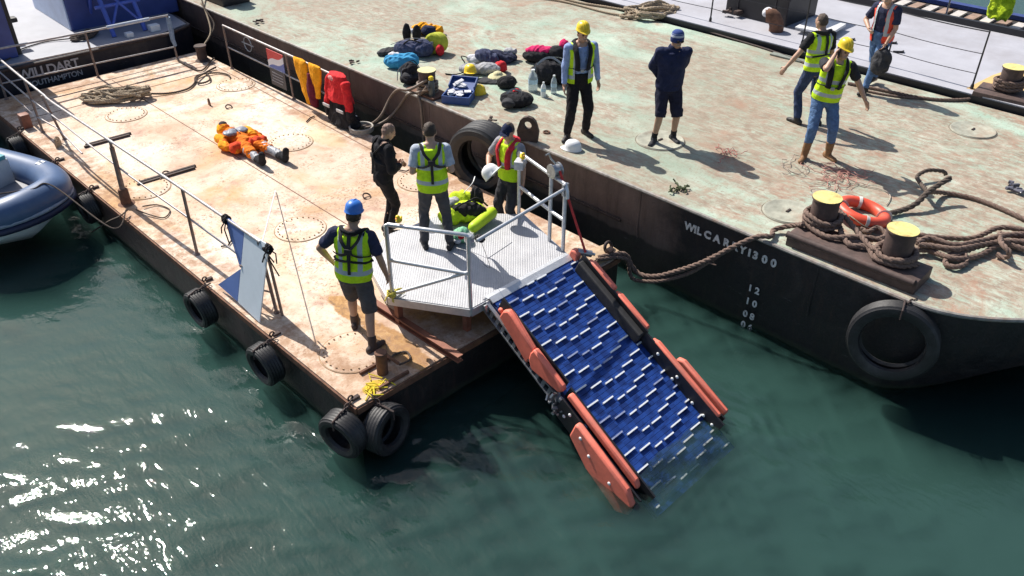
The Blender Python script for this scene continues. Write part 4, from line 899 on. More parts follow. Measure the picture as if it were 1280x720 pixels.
def person(label, loc, heading, h=1.76, lean=0, side=0, twist=0, head=(0, 0), hands=None, feet=None, hip=(0, 0), wear=None, knees=None, elbows=None, curl=.5, tone=None, face=True, palms=None, build=1.0, group='people on the barges'):
    S = h/1.76; wear = wear or {}; tone = tone or SKIN
    M0 = Matrix.Translation(Vector(loc)) @ Matrix.Rotation(heading - math.pi/2, 4, 'Z') @ Matrix.Scale(S, 4)
    root = thing('person', label, 'person', loc, group=group, M=Matrix.Translation(Vector(loc)) @ Matrix.Rotation(heading - math.pi/2, 4, 'Z'))
    hp = Vector((hip[0], hip[1], .94))
    T = M0 @ Matrix.Translation(hp) @ Matrix.Rotation(side, 4, 'Y') @ Matrix.Rotation(-lean, 4, 'X') @ Matrix.Rotation(twist, 4, 'Z') @ Matrix.Translation((0, 0, -.94))
    tp = lambda x, y, z: T @ Vector((x, y, z)); gp = lambda v: M0 @ Vector(v)
    HD = T @ Matrix.Translation((0, .014, 1.508)) @ Matrix.Rotation(head[0], 4, 'Z') @ Matrix.Rotation(-head[1], 4, 'X') @ Matrix.Translation((0, 0, -1.53))
    hd = lambda x, y, z: HD @ Vector((x, y, z))
    k = build
    TORSO = [(.80, .10*k, .085*k, 0), (.86, .150*k, .108*k, 0), (.95, .168*k, .115*k, 0), (1.05, .158*k, .108*k, .005), (1.16, .162*k, .112*k, .008), (1.28, .178*k, .118*k, .006), (1.38, .180*k, .108*k, 0), (1.44, .135*k, .088*k, -.004), (1.485, .07, .065, 0)]
    sh = {s: tp(.186*k*sx, -.002, 1.415) for s, sx in (('L', -1), ('R', 1))}
    feet = feet or {}; hands = hands or {}; knees = knees or {}; elbows = elbows or {}; palms = palms or {}
    J = {}
    for s, sx in (('L', -1), ('R', 1)):
        hj = tp(.088*sx, 0, .90); f = feet.get(s, (.11*sx, 0, 0)); toe = f[3] if len(f) > 3 else -.15*sx
        ank = gp((f[0], f[1], .085 + f[2])); kn, ank = ik(hj, ank, .435*S, .425*S, (M0.to_3x3() @ Vector(knees.get(s, (.1*sx, 1, 0)))))
        td = (M0.to_3x3() @ Vector((-math.sin(toe), math.cos(toe), 0))).normalized(); pitch = f[4] if len(f) > 4 else 0
        hn = hands.get(s, (.25*sx, .02, .86)); wr_ = T @ Vector(hn) if len(hn) == 3 else gp(hn[:3])
        eh = elbows.get(s, (.5*sx, -1, -.2)); el, wr_ = ik(sh[s], wr_, .29*S, .26*S, T.to_3x3() @ Vector(eh))
        J[s] = dict(hip=hj, knee=kn, ank=ank, toe=td, pitch=pitch, sh=sh[s], el=el, wr=wr_)
    # ---- the body: one continuous skin
    b = MB(); b.loft(TORSO, M=T); b.capsule(tp(0, -.005, 1.43), hd(0, .0, 1.575), .060*S, .056*S)
    R3 = HD.to_3x3()
    b.ell(hd(0, .012, 1.655), (.076*S, .096*S, .105*S), R3.normalized(), 20, 14); b.ell(hd(0, .045, 1.590), (.056*S, .062*S, .062*S), R3.normalized(), 16, 10)
    b.ell(hd(0, .098, 1.600), (.026*S, .022*S, .024*S), R3.normalized(), 10, 8)
    b.capsule(hd(0, .100, 1.665), hd(0, .122, 1.632), .010*S, .0155*S, 10)
    for sx in (-1, 1):
        b.ell(hd(.077*sx, .006, 1.640), (.011*S, .022*S, .033*S), R3.normalized(), 10, 8); b.ell(hd(.030*sx, .096, 1.676), (.022*S, .012*S, .009*S), R3.normalized(), 8, 6)
    for s, sx in (('L', -1), ('R', 1)):
        j = J[s]
        b.capsule(tp(.02*sx, -.01, 1.47), tp(.13*sx, 0, 1.425), .055*S, .055*S); b.capsule(tp(.10*sx, 0, 1.405), j['sh'], .070*S, .060*S); b.capsule(j['sh'], j['el'], .054*S*k, .042*S); mid = j['el'].lerp(j['wr'], .35); b.capsule(j['el'], mid, .041*S, .041*S); b.capsule(mid, j['wr'], .041*S, .027*S)
        fd = (j['wr']-j['el']).normalized(); pn = palms.get(s); pn = T.to_3x3() @ Vector(pn) if pn else T.to_3x3() @ Vector((-sx, .35, 0))
        if fd.cross(pn).length < .1: pn = T.to_3x3() @ Vector((0, 1, .3))
        hand(b, j['wr'], fd, pn, curl if not isinstance(curl, dict) else curl.get(s, .5), 1 if (fd.cross(pn)).dot(T.to_3x3() @ Vector((0, 1, .4))) > 0 else -1)
        lg = .80 if wear.get('trousers', ('',))[0] == 'long' else 1
        b.capsule(j['hip'], j['knee'], .088*S*k*lg, .058*S*lg); cm = j['knee'].lerp(j['ank'], .32) - j['toe']*.012; b.capsule(j['knee'], cm, .056*S*lg, .056*S*lg); b.capsule(cm, j['ank'], .056*S*lg, .037*S*lg)
        ft = j['ank'] + j['toe']*.13*S; b.capsule(j['ank']-j['toe']*.04*S-Vector((0, 0, .045*S)), ft-Vector((0, 0, .055*S)), .036*S, .026*S)
    eyes = [hd(.031*sx, .103, 1.660) for sx in (-1, 1)]; mouth = hd(0, .112, 1.606); up_ = R3 @ Vector((0, 0, 1)); rt = R3 @ Vector((1, 0, 0))
    def cls(c):
        for e in eyes:
            if (c-e).length < .016*S: return 1
        d = c-mouth
        if abs(d.dot(up_)) < .008*S and abs(d.dot(rt)) < .024*S and d.length < .034: return 2
        return 0
    body = blob(b, 'body', [tone, EYE, LIP], root, .0085, 2, classify=cls)
    # ---- clothes
    def garment(name, mat, fn, voxel=.014, amp=.010, ns=7, cut=None, frame=None, smooth=2, seed=1):
        g = MB(); fn(g); o = blob(g, name, mat, root, voxel, smooth, amp, ns, seed, cut)
        if frame is not None:                     # object space = the torso's own frame
            me = o.data; me.transform((W[root.name].inverted() @ frame).inverted()); o.matrix_local = W[root.name].inverted() @ frame
        return o
    sd_ = sum(map(ord, label)) % 97
    if 'trousers' in wear:
        kind, mt, fl = wear['trousers']
        def fn(g):
            g.loft([(z, rx+.016, ry+.018, y) for z, rx, ry, y in TORSO if .79 < z < 1.06], M=T)
            for s in 'LR':
                j = J[s]; g.capsule(j['hip'], j['knee'], .102*S*k, (.074+fl)*S, e1=kind != 'short')
                if kind == 'short':
                    e = j['knee'] + (j['knee']-j['hip']).normalized()*.03; g.capsule(j['hip'], e, .104*S*k, (.088+fl)*S, e1=False)
                else:
                    end = j['ank'].lerp(j['knee'], .03 if kind == 'long' else .42); g.capsule(j['knee'], end, (.072+fl)*S, (.055+fl)*S, e1=False)
        garment('shorts' if kind == 'short' else 'trousers', mt, fn, amp=.013, ns=6, seed=sd_)
    if 'shirt' in wear:
        kind, mt = wear['shirt']
        def fn(g):
            g.loft([(z, rx+.010, ry+.010, y) for z, rx, ry, y in TORSO if .90 < z < 1.47], M=T)
            for s, sx in (('L', -1), ('R', 1)):
                j = J[s]; g.capsule(tp(.09*sx, 0, 1.40), j['sh'], .082*S, .072*S)
                if kind == 'short': g.capsule(j['sh'], j['sh'].lerp(j['el'], .78), .072*S*k, .068*S, e1=False)
                else: g.capsule(j['sh'], j['el'], .070*S*k, .056*S); g.capsule(j['el'], j['wr'].lerp(j['el'], .06), .055*S, .041*S, e1=False)
        garment('shirt', mt, fn, amp=.008, ns=8, seed=sd_+1)
    if 'jacket' in wear:
        mt = wear['jacket']
        def fn(g):
            g.loft([(z, rx+.034, ry+.036, y) for z, rx, ry, y in TORSO if .82 < z < 1.47], M=T); g.loft([(1.40, .13, .10, 0), (1.47, .095, .088, .0), (1.53, .080, .080, .01)], M=T)
            for s, sx in (('L', -1), ('R', 1)):
                j = J[s]; g.capsule(tp(.10*sx, 0, 1.40), j['sh'], .090*S, .084*S); g.capsule(j['sh'], j['el'], .084*S, .070*S); g.capsule(j['el'], j['wr'], .068*S, .050*S, e1=False)
        garment('jacket', mt, fn, amp=.014, ns=6, seed=sd_+2)
    if 'vest' in wear:
        mt, hem = wear['vest'][:2]; gap = wear['vest'][2] if len(wear['vest']) > 2 else 0
        def fn(g):
            secs = [(z, rx+.026 + (.016 if z < 1.1 else 0), ry+.030 + (.014 if z < 1.1 else 0), y) for z, rx, ry, y in TORSO if .84 < z < 1.46]
            g.loft(secs, M=T)
            for sx in (-1, 1): g.capsule(tp(.07*sx, 0, 1.425), tp(.165*k*sx, 0, 1.405), .078*S, .074*S)
        nrm = T.to_3x3() @ Vector((0, 0, -1)); cuts = [(tp(0, 0, hem), nrm)]
        for sx in (-1, 1): cuts.append((tp(.222*k*sx, 0, 1.4), T.to_3x3() @ Vector((sx, 0, .25))))
        v = garment('vest', mt, fn, voxel=.013, amp=.008, ns=6, cut=cuts, frame=T, seed=sd_+3)
        if gap:                                   # worn open: clear the front strip
            bm = bmesh.new(); bm.from_mesh(v.data)
            bmesh.ops.delete(bm, geom=[f for f in bm.faces if f.calc_center_median().y > 0 and abs(f.calc_center_median().x - .01) < gap], context='FACES'); bm.to_mesh(v.data); bm.free()
    dk = wear.get('boots')
    if dk:
        mt, top = dk
        for s in 'LR':
            j = J[s]; g = MB(); z_ = Vector((0, 0, 1)); heel = j['ank'] - j['toe']*.055*S; toe = j['ank'] + j['toe']*.165*S
            drop = Vector((0, 0, .058*S)); lift = Vector((0, 0, math.sin(j['pitch'])*.16*S))
            g.capsule(heel-drop+lift*1.0, toe-drop-lift*.0, .042*S, .036*S); g.capsule(heel-drop*.75+lift, toe-drop*1.05, .043*S, .037*S)
            g.capsule(j['ank']-drop*.5+lift*.5, j['ank'].lerp(j['knee'], top), .049*S, (.052 if top < .3 else .066)*S, e1=False)
            o = blob(g, 'boot', mt, root, .012, 2, .003, 10, sd_, [((j['ank']-Vector((0, 0, .085*S)))[:], (0, 0, -1))] if not j['pitch'] else None)
            if top < .12 and 'sock' in wear:
                g = MB(); g.capsule(j['ank'], j['ank'].lerp(j['knee'], .26), .044*S, .050*S, e1=False); blob(g, 'sock', wear['sock'], root, .012, 1)
    hw = wear.get('hat'); N3 = R3.normalized()
    HB = HD @ Matrix.Translation((0, .012, 1.655))
    if hw:
        kind, mt = hw[:2]; m = MB()
        if kind == 'hard_hat':
            pr = [(.112, .008), (.115, .016), (.107, .026), (.105, .055), (.096, .092), (.074, .120), (.044, .136), (.01, .141)]
            rings = [[HB @ (Matrix.Rotation(R(7), 4, 'X') @ Vector((r_*.90*math.cos(a), r_*1.06*math.sin(a) + (.050*max(0, math.sin(a))**3 if z < .02 else 0), z + .035 - (.018*max(0, math.sin(a))**2 if z < .02 else 0)))) for a in np.linspace(0, 2*math.pi, 33)[:-1]] for r_, z in pr]
            m.ringed(rings); hat = m.build('hard_hat', mt, root, True, 50)
            for dx in (-.03, 0, .03):
                m2 = MB(); m2.tube([HB @ Vector((dx, 1.10*.106*math.cos(R(a)), .040 + .140*math.sin(R(a)) - abs(dx)*.35)) for a in range(25, 156, 10)], .007, 6, flat=(.014, .010)); m2.build('ridge', mt, hat)
        elif kind == 'cap':
            m.ell(HB @ Vector((0, 0, .015)), (.084*S, .102*S, .100*S), N3, 24, 8, cut=0)
            m.build('cap', mt, root); m = MB()
            m.ringed([[HB @ Vector((x, .075 + .085*math.cos(x/.085*1.45) , .018 - .6*x*x*4 + dz - .022)) for x in np.linspace(-.078, .078, 13)] + [HB @ Vector((x, .065, .022 + dz - 1.5*x*x)) for x in np.linspace(.078, -.078, 13)] for dz in (0, .006)]); m.build('cap_peak', hw[2] if len(hw) > 2 else mt, root)
        elif kind == 'beanie':
            m.lathe([(.094*S, -.03), (.098*S, -.01), (.098*S, .02), (.096*S, .05), (.085*S, .10), (.06*S, .128), (.01, .138)], 26, HB @ Matrix.Rotation(R(10), 4, 'X')); m.build('beanie', mt, root)
    if 'hair' in wear:
        g = MB(); g.ell(HB @ Vector((0, -.012, .012)), (.083*S, .096*S, .107*S), N3, 20, 14)
        blob(g, 'hair', wear['hair'], root, .010, 1, .008, 22, 3, [((HB @ Vector((0, .045, .035)))[:], (N3 @ Vector((0, .75, -.66)))[:]), ((HB @ Vector((0, -.02, -.052)))[:], (N3 @ Vector((0, .15, -1)))[:])])
    if 'glasses' in wear:
        m = MB()
        for sx in (-1, 1): m.ell(hd(.033*sx, .110, 1.663), (.025*S, .010*S, .018*S), N3, 10, 6); m.tube([hd(.055*sx, .105, 1.668), hd(.080*sx, .02, 1.665)], .004, 5)
        m.tube([hd(-.02, .117, 1.668), hd(.02, .117, 1.668)], .004, 5); m.build('sunglasses', BLACK, root)
    def on(x, z, front=1, off=.045):              # a point on the chest (front) or back
        i = max(0, min(len(TORSO)-2, next((q for q in range(len(TORSO)-1) if TORSO[q+1][0] >= z), 0))); a, c = TORSO[i], TORSO[i+1]; u = (z-a[0])/(c[0]-a[0])
        rx, ry = a[1]+(c[1]-a[1])*u, a[2]+(c[2]-a[2])*u; e = min(.98, abs(x)/(rx+.01)); return tp(x, front*((ry+off)*math.sqrt(1-e*e*.8)), z)
    if 'life_jacket' in wear:
        mt = wear['life_jacket']; m = MB()
        for sx in (-1, 1):
            pts = [tp(0, -.105, 1.475), tp(.055*sx, -.098, 1.485), tp(.115*sx, -.02, 1.485), on(.112*sx, 1.40, 1, .062), on(.095*sx, 1.29, 1, .062), on(.085*sx, 1.20, 1, .058), on(.08*sx, 1.115, 1, .05)]
            m.tube(smooth_path(pts, .03), 1, 10, flat=(.086*S, .044*S))
        m.build('life_jacket', mt, root)
        m = MB()
        for sx in (-1, 1): m.tube([on(.12*sx, 1.13), on(.19*sx*.86, 1.12, 1, .03), tp(.205*k*sx, 0, 1.12), on(.16*sx, 1.13, -1, .05), on(.05*sx, 1.16, -1, .06), on(0, 1.17, -1, .06)], 1, 6, flat=(.04, .010))
        m.tube([on(-.12, 1.13, 1, .06), on(0, 1.125, 1, .075), on(.12, 1.13, 1, .06)], 1, 6, flat=(.042, .012))
        m.tube([tp(0, -.125, 1.47), on(0, 1.36, -1, .052), on(0, 1.17, -1, .058)], 1, 6, flat=(.05, .012)); m.build('belt_strap', BLACK, root)
        if 'buckle' in wear: m = MB(); m.box(on(.02, 1.125, 1, .085), (.05, .03, .045), T.to_3x3().normalized(), bev=.006); m.build('buckle', GREYPL, root)
    if 'harness' in wear:
        m = MB()
        for sx in (-1, 1):
            m.tube(smooth_path([on(.11*sx, 1.30, 1, .05), tp(.125*sx, -.01, 1.492), on(.09*sx, 1.40, -1, .052), on(.01*sx, 1.29, -1, .056), on(.10*sx, 1.22, -1, .050), tp(.205*k*sx, -.02, 1.18)], .04), 1, 6, flat=(.046, .011))
        m.tube([on(0, 1.29, -1, .06), on(.0, 1.15, -1, .055), on(-.0, 1.0, -1, .06)], 1, 6, flat=(.040, .012)); m.box(on(0, 1.29, -1, .066), (.09, .02, .07), T.to_3x3().normalized(), bev=.01); m.build('harness', BLACK, root)
    return root, J, HD, T

NAVY = cloth('navy_cloth', (.018, .024, .065)); CHARC = cloth('charcoal_cloth', (.045, .045, .052)); JEANS = cloth('denim', (.10, .18, .34), .35, fold=14); DJEANS = cloth('dark_denim', (.035, .055, .12), .35)
GREYT = cloth('grey_trouser_cloth', (.085, .082, .088)); LBLUE = cloth('light_blue_shirt', (.30, .40, .66)); BLKT = cloth('black_trouser_cloth', (.014, .013, .016)); NAVYS = cloth('navy_shorts_cloth', (.020, .020, .04))
BOOTB = simple('black_boot', (.018, .016, .016), .6, bump=.2); BOOTT = simple('tan_boot', (.24, .125, .055), .7, var=.3, bump=.2); BOOTN = simple('brown_boot', (.05, .03, .025), .7, bump=.2)
HV1 = hivis('lime_vest', LIME, True, (1.00, 1.20)); HV2 = hivis('lime_vest_low_band', LIME, True, (1.0,)); HV3 = hivis('orange_vest', (.80, .09, .05), True, (1.02,)); HV4 = hivis('lime_vest_mid_band', LIME, True, (1.16,))
HAIRB = simple('dark_brown_hair', (.045, .028, .018), .7, var=.4, scale=60, bump=.5); HAIRG = simple('short_brown_hair', (.09, .065, .05), .8, var=.4, scale=60, bump=.5)
def striped():
    t = NT('striped_knit'); sx = t.n('ShaderNodeSeparateXYZ'); t.l(t.coord('Generated'), sx.inputs[0])
    t.base(t.ramp(sx.outputs[2], [(0, (.015, .03, .13)), (.44, (.015, .03, .13)), (.46, (.40, .44, .52)), (.62, (.40, .44, .52)), (.64, (.02, .05, .20)), (.70, (.02, .05, .20)), (.71, (.25, .30, .42)), (.74, (.25, .30, .42)), (.75, (.02, .05, .20)), (1, (.02, .05, .20))])); t.rough(.9); return t.m
STRIPE = striped()
CAM2 = R(225.4)
# bald man in a black suit, seen from behind his left shoulder... looking down to the right
person('bald man in black work suit standing on the barge deck looking down', (2.58, 2.80, 0), R(-12), 1.70, lean=.10, head=(-.1, .40),
       hands={'L': (-.06, .24, 1.10), 'R': (.10, .22, 1.12)}, elbows={'L': (-.6, -.6, -.4), 'R': (.6, -.6, -.4)}, feet={'L': (-.09, .02, 0), 'R': (.10, -.03, 0)}, build=.97, tone=SKIN,
       wear=dict(trousers=('long', BLKT, -.004), jacket=cloth('black_suit', (.013, .013, .017)), boots=(BOOTB, .12), harness=1, hair=simple('shaved_hair', (.22, .14, .11), .7, bump=.1)))
# man in lime vest on the platform with his back to us
person('man in lime vest with black harness standing on the aluminium platform', (2.36, 1.42, ZP), R(52), 1.72, lean=.06, head=(0, .30), hands={'L': (-.20, .20, 1.06), 'R': (.20, .20, 1.06)},
       elbows={'L': (-.35, -.6, -1), 'R': (.35, -.6, -1)}, feet={'L': (-.15, -.02, 0, .25), 'R': (.19, -.08, 0, -.35)}, tone=SKIN, group='people on the barges',
       wear=dict(trousers=('long', GREYT, .0), shirt=('short', cloth('pale_tshirt', (.45, .50, .58))), vest=(HV1, .86), boots=(BOOTB, .08), hair=HAIRB, harness=1))
# man with cap and red lifejacket holding a white helmet
rc, Jc, HDc, Tc = person('man in dark cap and red life jacket holding a white helmet by the tyre', (3.85, 1.52, 0), R(182), 1.76, lean=.04, head=(.15, .12), hands={'R': (.14, .30, 1.14), 'L': (-.27, .06, .86)},
       elbows={'R': (1, -.4, -.5)}, feet={'L': (-.10, 0, 0), 'R': (.11, .05, 0)}, build=1.0,
       wear=dict(trousers=('long', CHARC, .0), shirt=('short', cloth('grey_tshirt', (.30, .30, .33))), vest=(HV4, .92), boots=(BOOTB, .08), hat=('cap', NAVY, NAVY), hair=HAIRG, life_jacket=cloth('red_life_jacket', (.60, .035, .05))))
# man with blue hard hat, front left
person('man in blue hard hat, lime vest and grey shorts seen from behind', (.78, .97, 0), R(38), 1.79, lean=.07, side=.05, head=(-.15, .22), hands={'L': (-.30, .12, .98), 'R': (.36, .10, .86)},
       elbows={'L': (-1, -.4, 0), 'R': (.6, -1, 0)}, feet={'L': (-.15, .22, 0, .2), 'R': (.19, -.22, 0, -.55)}, build=1.08, tone=SKIN2,
       wear=dict(trousers=('short', GREYT, .0), shirt=('short', cloth('navy_tshirt', (.03, .035, .075))), vest=(HV2, .88), boots=(BOOTN, .26), hat=('hard_hat', BLUPL), hair=HAIRB, harness=1, life_jacket=cloth('black_life_jacket', (.02, .02, .024))))
# yellow hard hat, blue shirt, on the big barge
person('man in yellow hard hat, blue shirt and open lime vest on the green deck', (5.84, 2.06, ZB), R(238), 1.80, lean=.03, head=(.1, .12), hands={'L': (-.30, .02, .84), 'R': (.26, .10, .88)},
       feet={'L': (-.16, -.05, 0, .35), 'R': (.17, .06, 0, -.6)}, build=1.02, wear=dict(trousers=('long', BLKT, .004), shirt=('long', LBLUE), vest=(HV2, .90, .10), boots=(BOOTB, .08), hat=('hard_hat', YELPL), hair=HAIRG, life_jacket=cloth('black_life_jacket', (.02, .02, .024)), buckle=1))
# navy jacket, striped hat
person('man in navy jacket, shorts and striped knit hat with hands behind his back', (6.67, .98, ZB), R(232), 1.78, lean=.05, side=-.02, head=(.25, .18), hands={'L': (-.10, -.19, .93), 'R': (.10, -.19, .95)},
       elbows={'L': (-1, -.6, -.6), 'R': (1, -.6, -.6)}, feet={'L': (-.17, -.03, 0, .2), 'R': (.16, .05, 0, -.6)}, tone=SKIN2, build=1.08,
       wear=dict(trousers=('short', NAVYS, .0), jacket=NAVY, boots=(DARKGREY, .06), sock=BLACKCLOTH, hat=('beanie', STRIPE), glasses=1))
# man on the phone
rp_, Jp, HDp, Tp = person('man in yellow hard hat and jeans holding a phone to his ear', (7.88, -.95, ZB), R(222), 1.80, lean=.06, side=-.10, head=(.30, .10), hands={'R': (.115, .10, 1.575), 'L': (-.52, .10, .98)},
       elbows={'R': (.7, .8, -1), 'L': (-.4, -1, 0)}, feet={'L': (-.20, .04, 0, .4), 'R': (.17, .12, 0, -.5)}, hip=(.0, 0), palms={'R': (-1, .2, 0)}, curl={'R': .9, 'L': .35}, tone=SKIN,
       wear=dict(trousers=('short2', JEANS, .004), shirt=('short', cloth('dark_tshirt', (.03, .03, .036))), vest=(HV1, .90), boots=(BOOTT, .50), hat=('hard_hat', YELPL), hair=HAIRG, life_jacket=cloth('black_life_jacket', (.02, .02, .024)), buckle=1))
o = MB(); pq = Jp['R']['wr'] + (Jp['R']['wr']-Jp['R']['el']).normalized()*.06 + Tp.to_3x3() @ Vector((-.022, .03, 0)); o.box(pq, (.014, .072, .145), (Tp.to_3x3() @ Matrix.Rotation(.5, 3, 'X')).normalized(), bev=.006); o = o.build('phone', BLACK); tag(o, 'black phone held to the ear of the man in jeans', 'phone')
# bare-headed man walking away behind him
person('bareheaded man in lime vest seen from behind, walking beside the man on the phone', (8.96, -.20, ZB), R(66), 1.78, lean=.05, head=(.2, .15), hands={'L': (-.52, .06, .98), 'R': (.28, .12, .90)},
       elbows={'L': (-.3, -1, .3)}, feet={'L': (-.14, .02, 0, .3), 'R': (.16, -.12, 0, -.2)}, tone=SKIN,
       wear=dict(trousers=('long', DJEANS, .004), shirt=('short', cloth('black_tshirt', (.018, .018, .02))), vest=(HV1, .90), boots=(BOOTB, .08), hair=HAIRG, life_jacket=cloth('black_life_jacket', (.02, .02, .024))))
# walking man with orange vest and rucksack
ri, Ji, HDi, Ti = person('man in open orange vest walking with a dark rucksack in his hand', (11.25, -.22, ZB), R(175), 1.80, lean=.10, head=(.1, .1), hands={'R': (.14, .22, 1.10), 'L': (-.20, .18, .92)},
       elbows={'R': (1, -.6, -.3)}, feet={'L': (-.08, .34, 0, 0), 'R': (.10, -.30, .03, 0, .5)}, hip=(0, .03),
       wear=dict(trousers=('long', JEANS, .0), shirt=('short', cloth('navy_tshirt', (.03, .035, .075))), vest=(HV3, .84, .09), boots=(BOOTB, .16), hair=HAIRG))
# ================================================================== GEAR, ROPES, SMALL THINGS
def lump_part(parent, name, mat, ells, voxel=.014, amp=.022, ns=5.5, seed=1, flatz=None):
    """soft heap of cloth: ells = (x, y, z, rx, ry, rz, turn)"""
    g = MB()
    for x, y, z, rx, ry, rz_, a in ells: g.ell((x, y, z), (rx, ry, rz_), Matrix.Rotation(a, 4, 'Z'), 16, 10)
    cut = [((0, 0, flatz), (0, 0, -1))] if flatz is not None else None
    return blob(g, name, mat, parent, voxel, 2, amp, ns, seed, cut)
def here(px, py, z=ZB): q = P(px, py, z); return q.x, q.y
def strap(parent, name, pts, mat, w_=.035, th=.01): m = MB(); m.tube(smooth_path(pts, .04), 1, 6, flat=(w_, th)); return m.build(name, mat, parent)
def soft(name, label, cat, px, py, body, mat, z=ZB, seed=1, amp=.024, group=None, voxel=.014, ns=5.5, part='body'):
    x, y = here(px, py, z); g = thing(name, label, cat, (x, y, z), group=group)
    lump_part(g, part, mat, [(x+e[0], y+e[1], z+e[2], *e[3:]) for e in body], voxel, amp, ns, seed, z+.002)
    return g, Vector((x, y, z))
PINK = cloth('pink_cloth', (.62, .02, .13)); CYAN = cloth('cyan_cloth', (.05, .30, .55)); YELC = cloth('yellow_cloth', (.88, .37, .012)); OLIVE = cloth('yellow_green_cloth', (.46, .48, .05), .2)
GREYC = cloth('light_grey_cloth', (.40, .40, .42)); WHITEC = cloth('white_cloth', (.66, .66, .70)); REDC = cloth('red_cloth', (.60, .03, .04)); SLATE = cloth('slate_blue_cloth', (.07, .08, .15), .6); NAVYG = cloth('faded_navy_cloth', (.04, .045, .085), .7); LIMEC = cloth('lime_cloth', (.55, .72, .03)); ORC = cloth('orange_cloth', (.82, .20, .015)); ORR = cloth('red_orange_cloth', (.70, .07, .02))
GB = 'bags and clothing laid on the green deck'
a45 = R(-45)
# far group: duffel, boots, yellow jacket, drum bag
g, c = soft('duffel_bag', 'dark slate duffel bag lying beside the round yellow green bag', 'bag', 515, 70, [(-.02, .06, .15, .30, .20, .16, a45), (.16, -.16, .16, .22, .2, .17, a45)], SLATE, seed=2, group=GB)
lump_part(g, 'end_pocket', DARKGREY, [(c.x-.25, c.y+.32, c.z+.07, .20, .12, .08, a45), (c.x-.36, c.y+.46, c.z+.05, .14, .10, .06, .3)], seed=4, flatz=ZB+.002); lump_part(g, 'red_pouch', REDC, [(c.x+.38, c.y-.40, c.z+.12, .09, .09, .11, 0)], seed=5, flatz=ZB+.002)
strap(g, 'zip_line', [c+Vector((-.28, .30, .22)), c+Vector((-.02, .05, .34)), c+Vector((.22, -.22, .34))], GREYPL, .018); strap(g, 'carry_handle', [c+Vector((-.16, .04, .26)), c+Vector((-.10, -.10, .36)), c+Vector((.06, -.24, .30))], BLACK, .04)
g = thing('round_bag', 'yellow green round bag with flat end standing on the green deck', 'bag', (*here(546, 66), ZB), group=GB); x, y = here(546, 66)
M = Matrix.Translation((x, y, ZB+.20)) @ Matrix.Rotation(R(200), 4, 'Z') @ Matrix.Rotation(R(80), 4, 'Y'); m = MB(); m.lathe([(.01, -.16), (.17, -.16), (.20, -.13), (.205, 0), (.20, .13), (.17, .16), (.15, .165), (.01, .165)], 28, M); m.build('body', OLIVE, g); m = MB(); m.box(M @ Vector((0, 0, .17)), (.08, .05, .05), M.to_3x3().normalized()); m.build('clip', GREYPL, g)
g, c = soft('black_boots', 'pair of black rubber boots lying behind the slate duffel', 'boots', 509, 50, [(0, 0, .15, .10, .08, .20, 0), (.14, -.16, .14, .10, .08, .18, 0)], BLACKCLOTH, amp=.008, seed=3, group=GB)
g, c = soft('yellow_jacket', 'crumpled yellow jacket heaped behind the slate duffel', 'jacket', 530, 42, [(0, 0, .10, .26, .15, .13, a45), (.15, -.2, .08, .18, .12, .12, a45)], YELC, seed=6, amp=.035, group=GB)
lump_part(g, 'dark_lining', NAVY, [(c.x-.05, c.y-.22, c.z+.13, .16, .12, .11, a45)], seed=7, flatz=ZB+.002); lump_part(g, 'pale_sleeve', WHITEC, [(c.x-.22, c.y+.0, c.z+.08, .13, .08, .09, a45)], seed=8, flatz=ZB+.002)
g, c = soft('blue_bag', 'bright blue drawstring bag on the deck nearest the slate duffel', 'bag', 500, 84, [(0, 0, .12, .30, .19, .14, a45), (.12, -.14, .14, .19, .16, .13, a45)], CYAN, seed=9, amp=.03, group=GB)
lump_part(g, 'white_top', WHITEC, [(c.x-.02, c.y+.12, c.z+.21, .12, .08, .06, a45)], seed=10); strap(g, 'strap', [c+Vector((-.05, -.2, .04)), c+Vector((-.14, -.28, .02)), c+Vector((-.05, -.36, .02)), c+Vector((.05, -.28, .03))], DARKGREY)
g, c = soft('backpack', 'black backpack lying beside the rope wound bollard', 'backpack', 513, 102, [(0, 0, .17, .20, .16, .20, .4), (-.05, -.06, .10, .22, .18, .10, .4)], BLACKCLOTH, seed=11, group=GB)
lump_part(g, 'front_pocket', DARKGREY, [(c.x-.13, c.y-.1, c.z+.14, .10, .11, .10, .4)], seed=12); strap(g, 'strap', [c+Vector((-.02, .1, .32)), c+Vector((.12, .02, .36)), c+Vector((.16, -.1, .24))], BLACK)
for k in (0, 1): strap(g, 'side_strap', [c+Vector((-.22, -.02+.12*k, .05)), c+Vector((-.18, 0+.10*k, .24)), c+Vector((-.06, .06*k, .33))], GREYPL, .02)
# blue tray
x, y = here(573, 126); Mt = Matrix.Translation((x, y, ZB)) @ Matrix.Rotation(R(-58), 4, 'Z') @ Matrix.Scale(.85, 4); g = thing('blue_crate', 'open blue tray of white papers and bottles on the deck edge', 'crate', (x, y, ZB))
m = MB(); tb = lambda mm, cc, ss: mm.box(Mt @ Vector(cc), ss, Mt)
for cc, ss in (((0, 0, .02), (.56, .42, .03)), ((0, .21, .085), (.58, .02, .16)), ((0, -.21, .085), (.58, .02, .16)), ((.28, 0, .085), (.02, .42, .16)), ((-.28, 0, .085), (.02, .42, .16)), ((0, 0, .085), (.02, .42, .15))): tb(m, cc, (ss[0], ss[1], ss[2]))
m.build('tray', simple('blue_tray_plastic', (.03, .075, .25), .5, var=.2, bump=.05), g, False)
m = MB(); rn = random.Random(12)
for k in range(9): m.box(Mt @ Vector((rn.uniform(-.2, .2), rn.uniform(-.14, .14), .12+.01*k)), (rn.uniform(.1, .2), rn.uniform(.08, .14), .02), Mt @ Matrix.Rotation(rn.uniform(-1, 1), 4, 'Z') @ Matrix.Rotation(rn.uniform(-.3, .3), 4, 'X'), bev=.006)
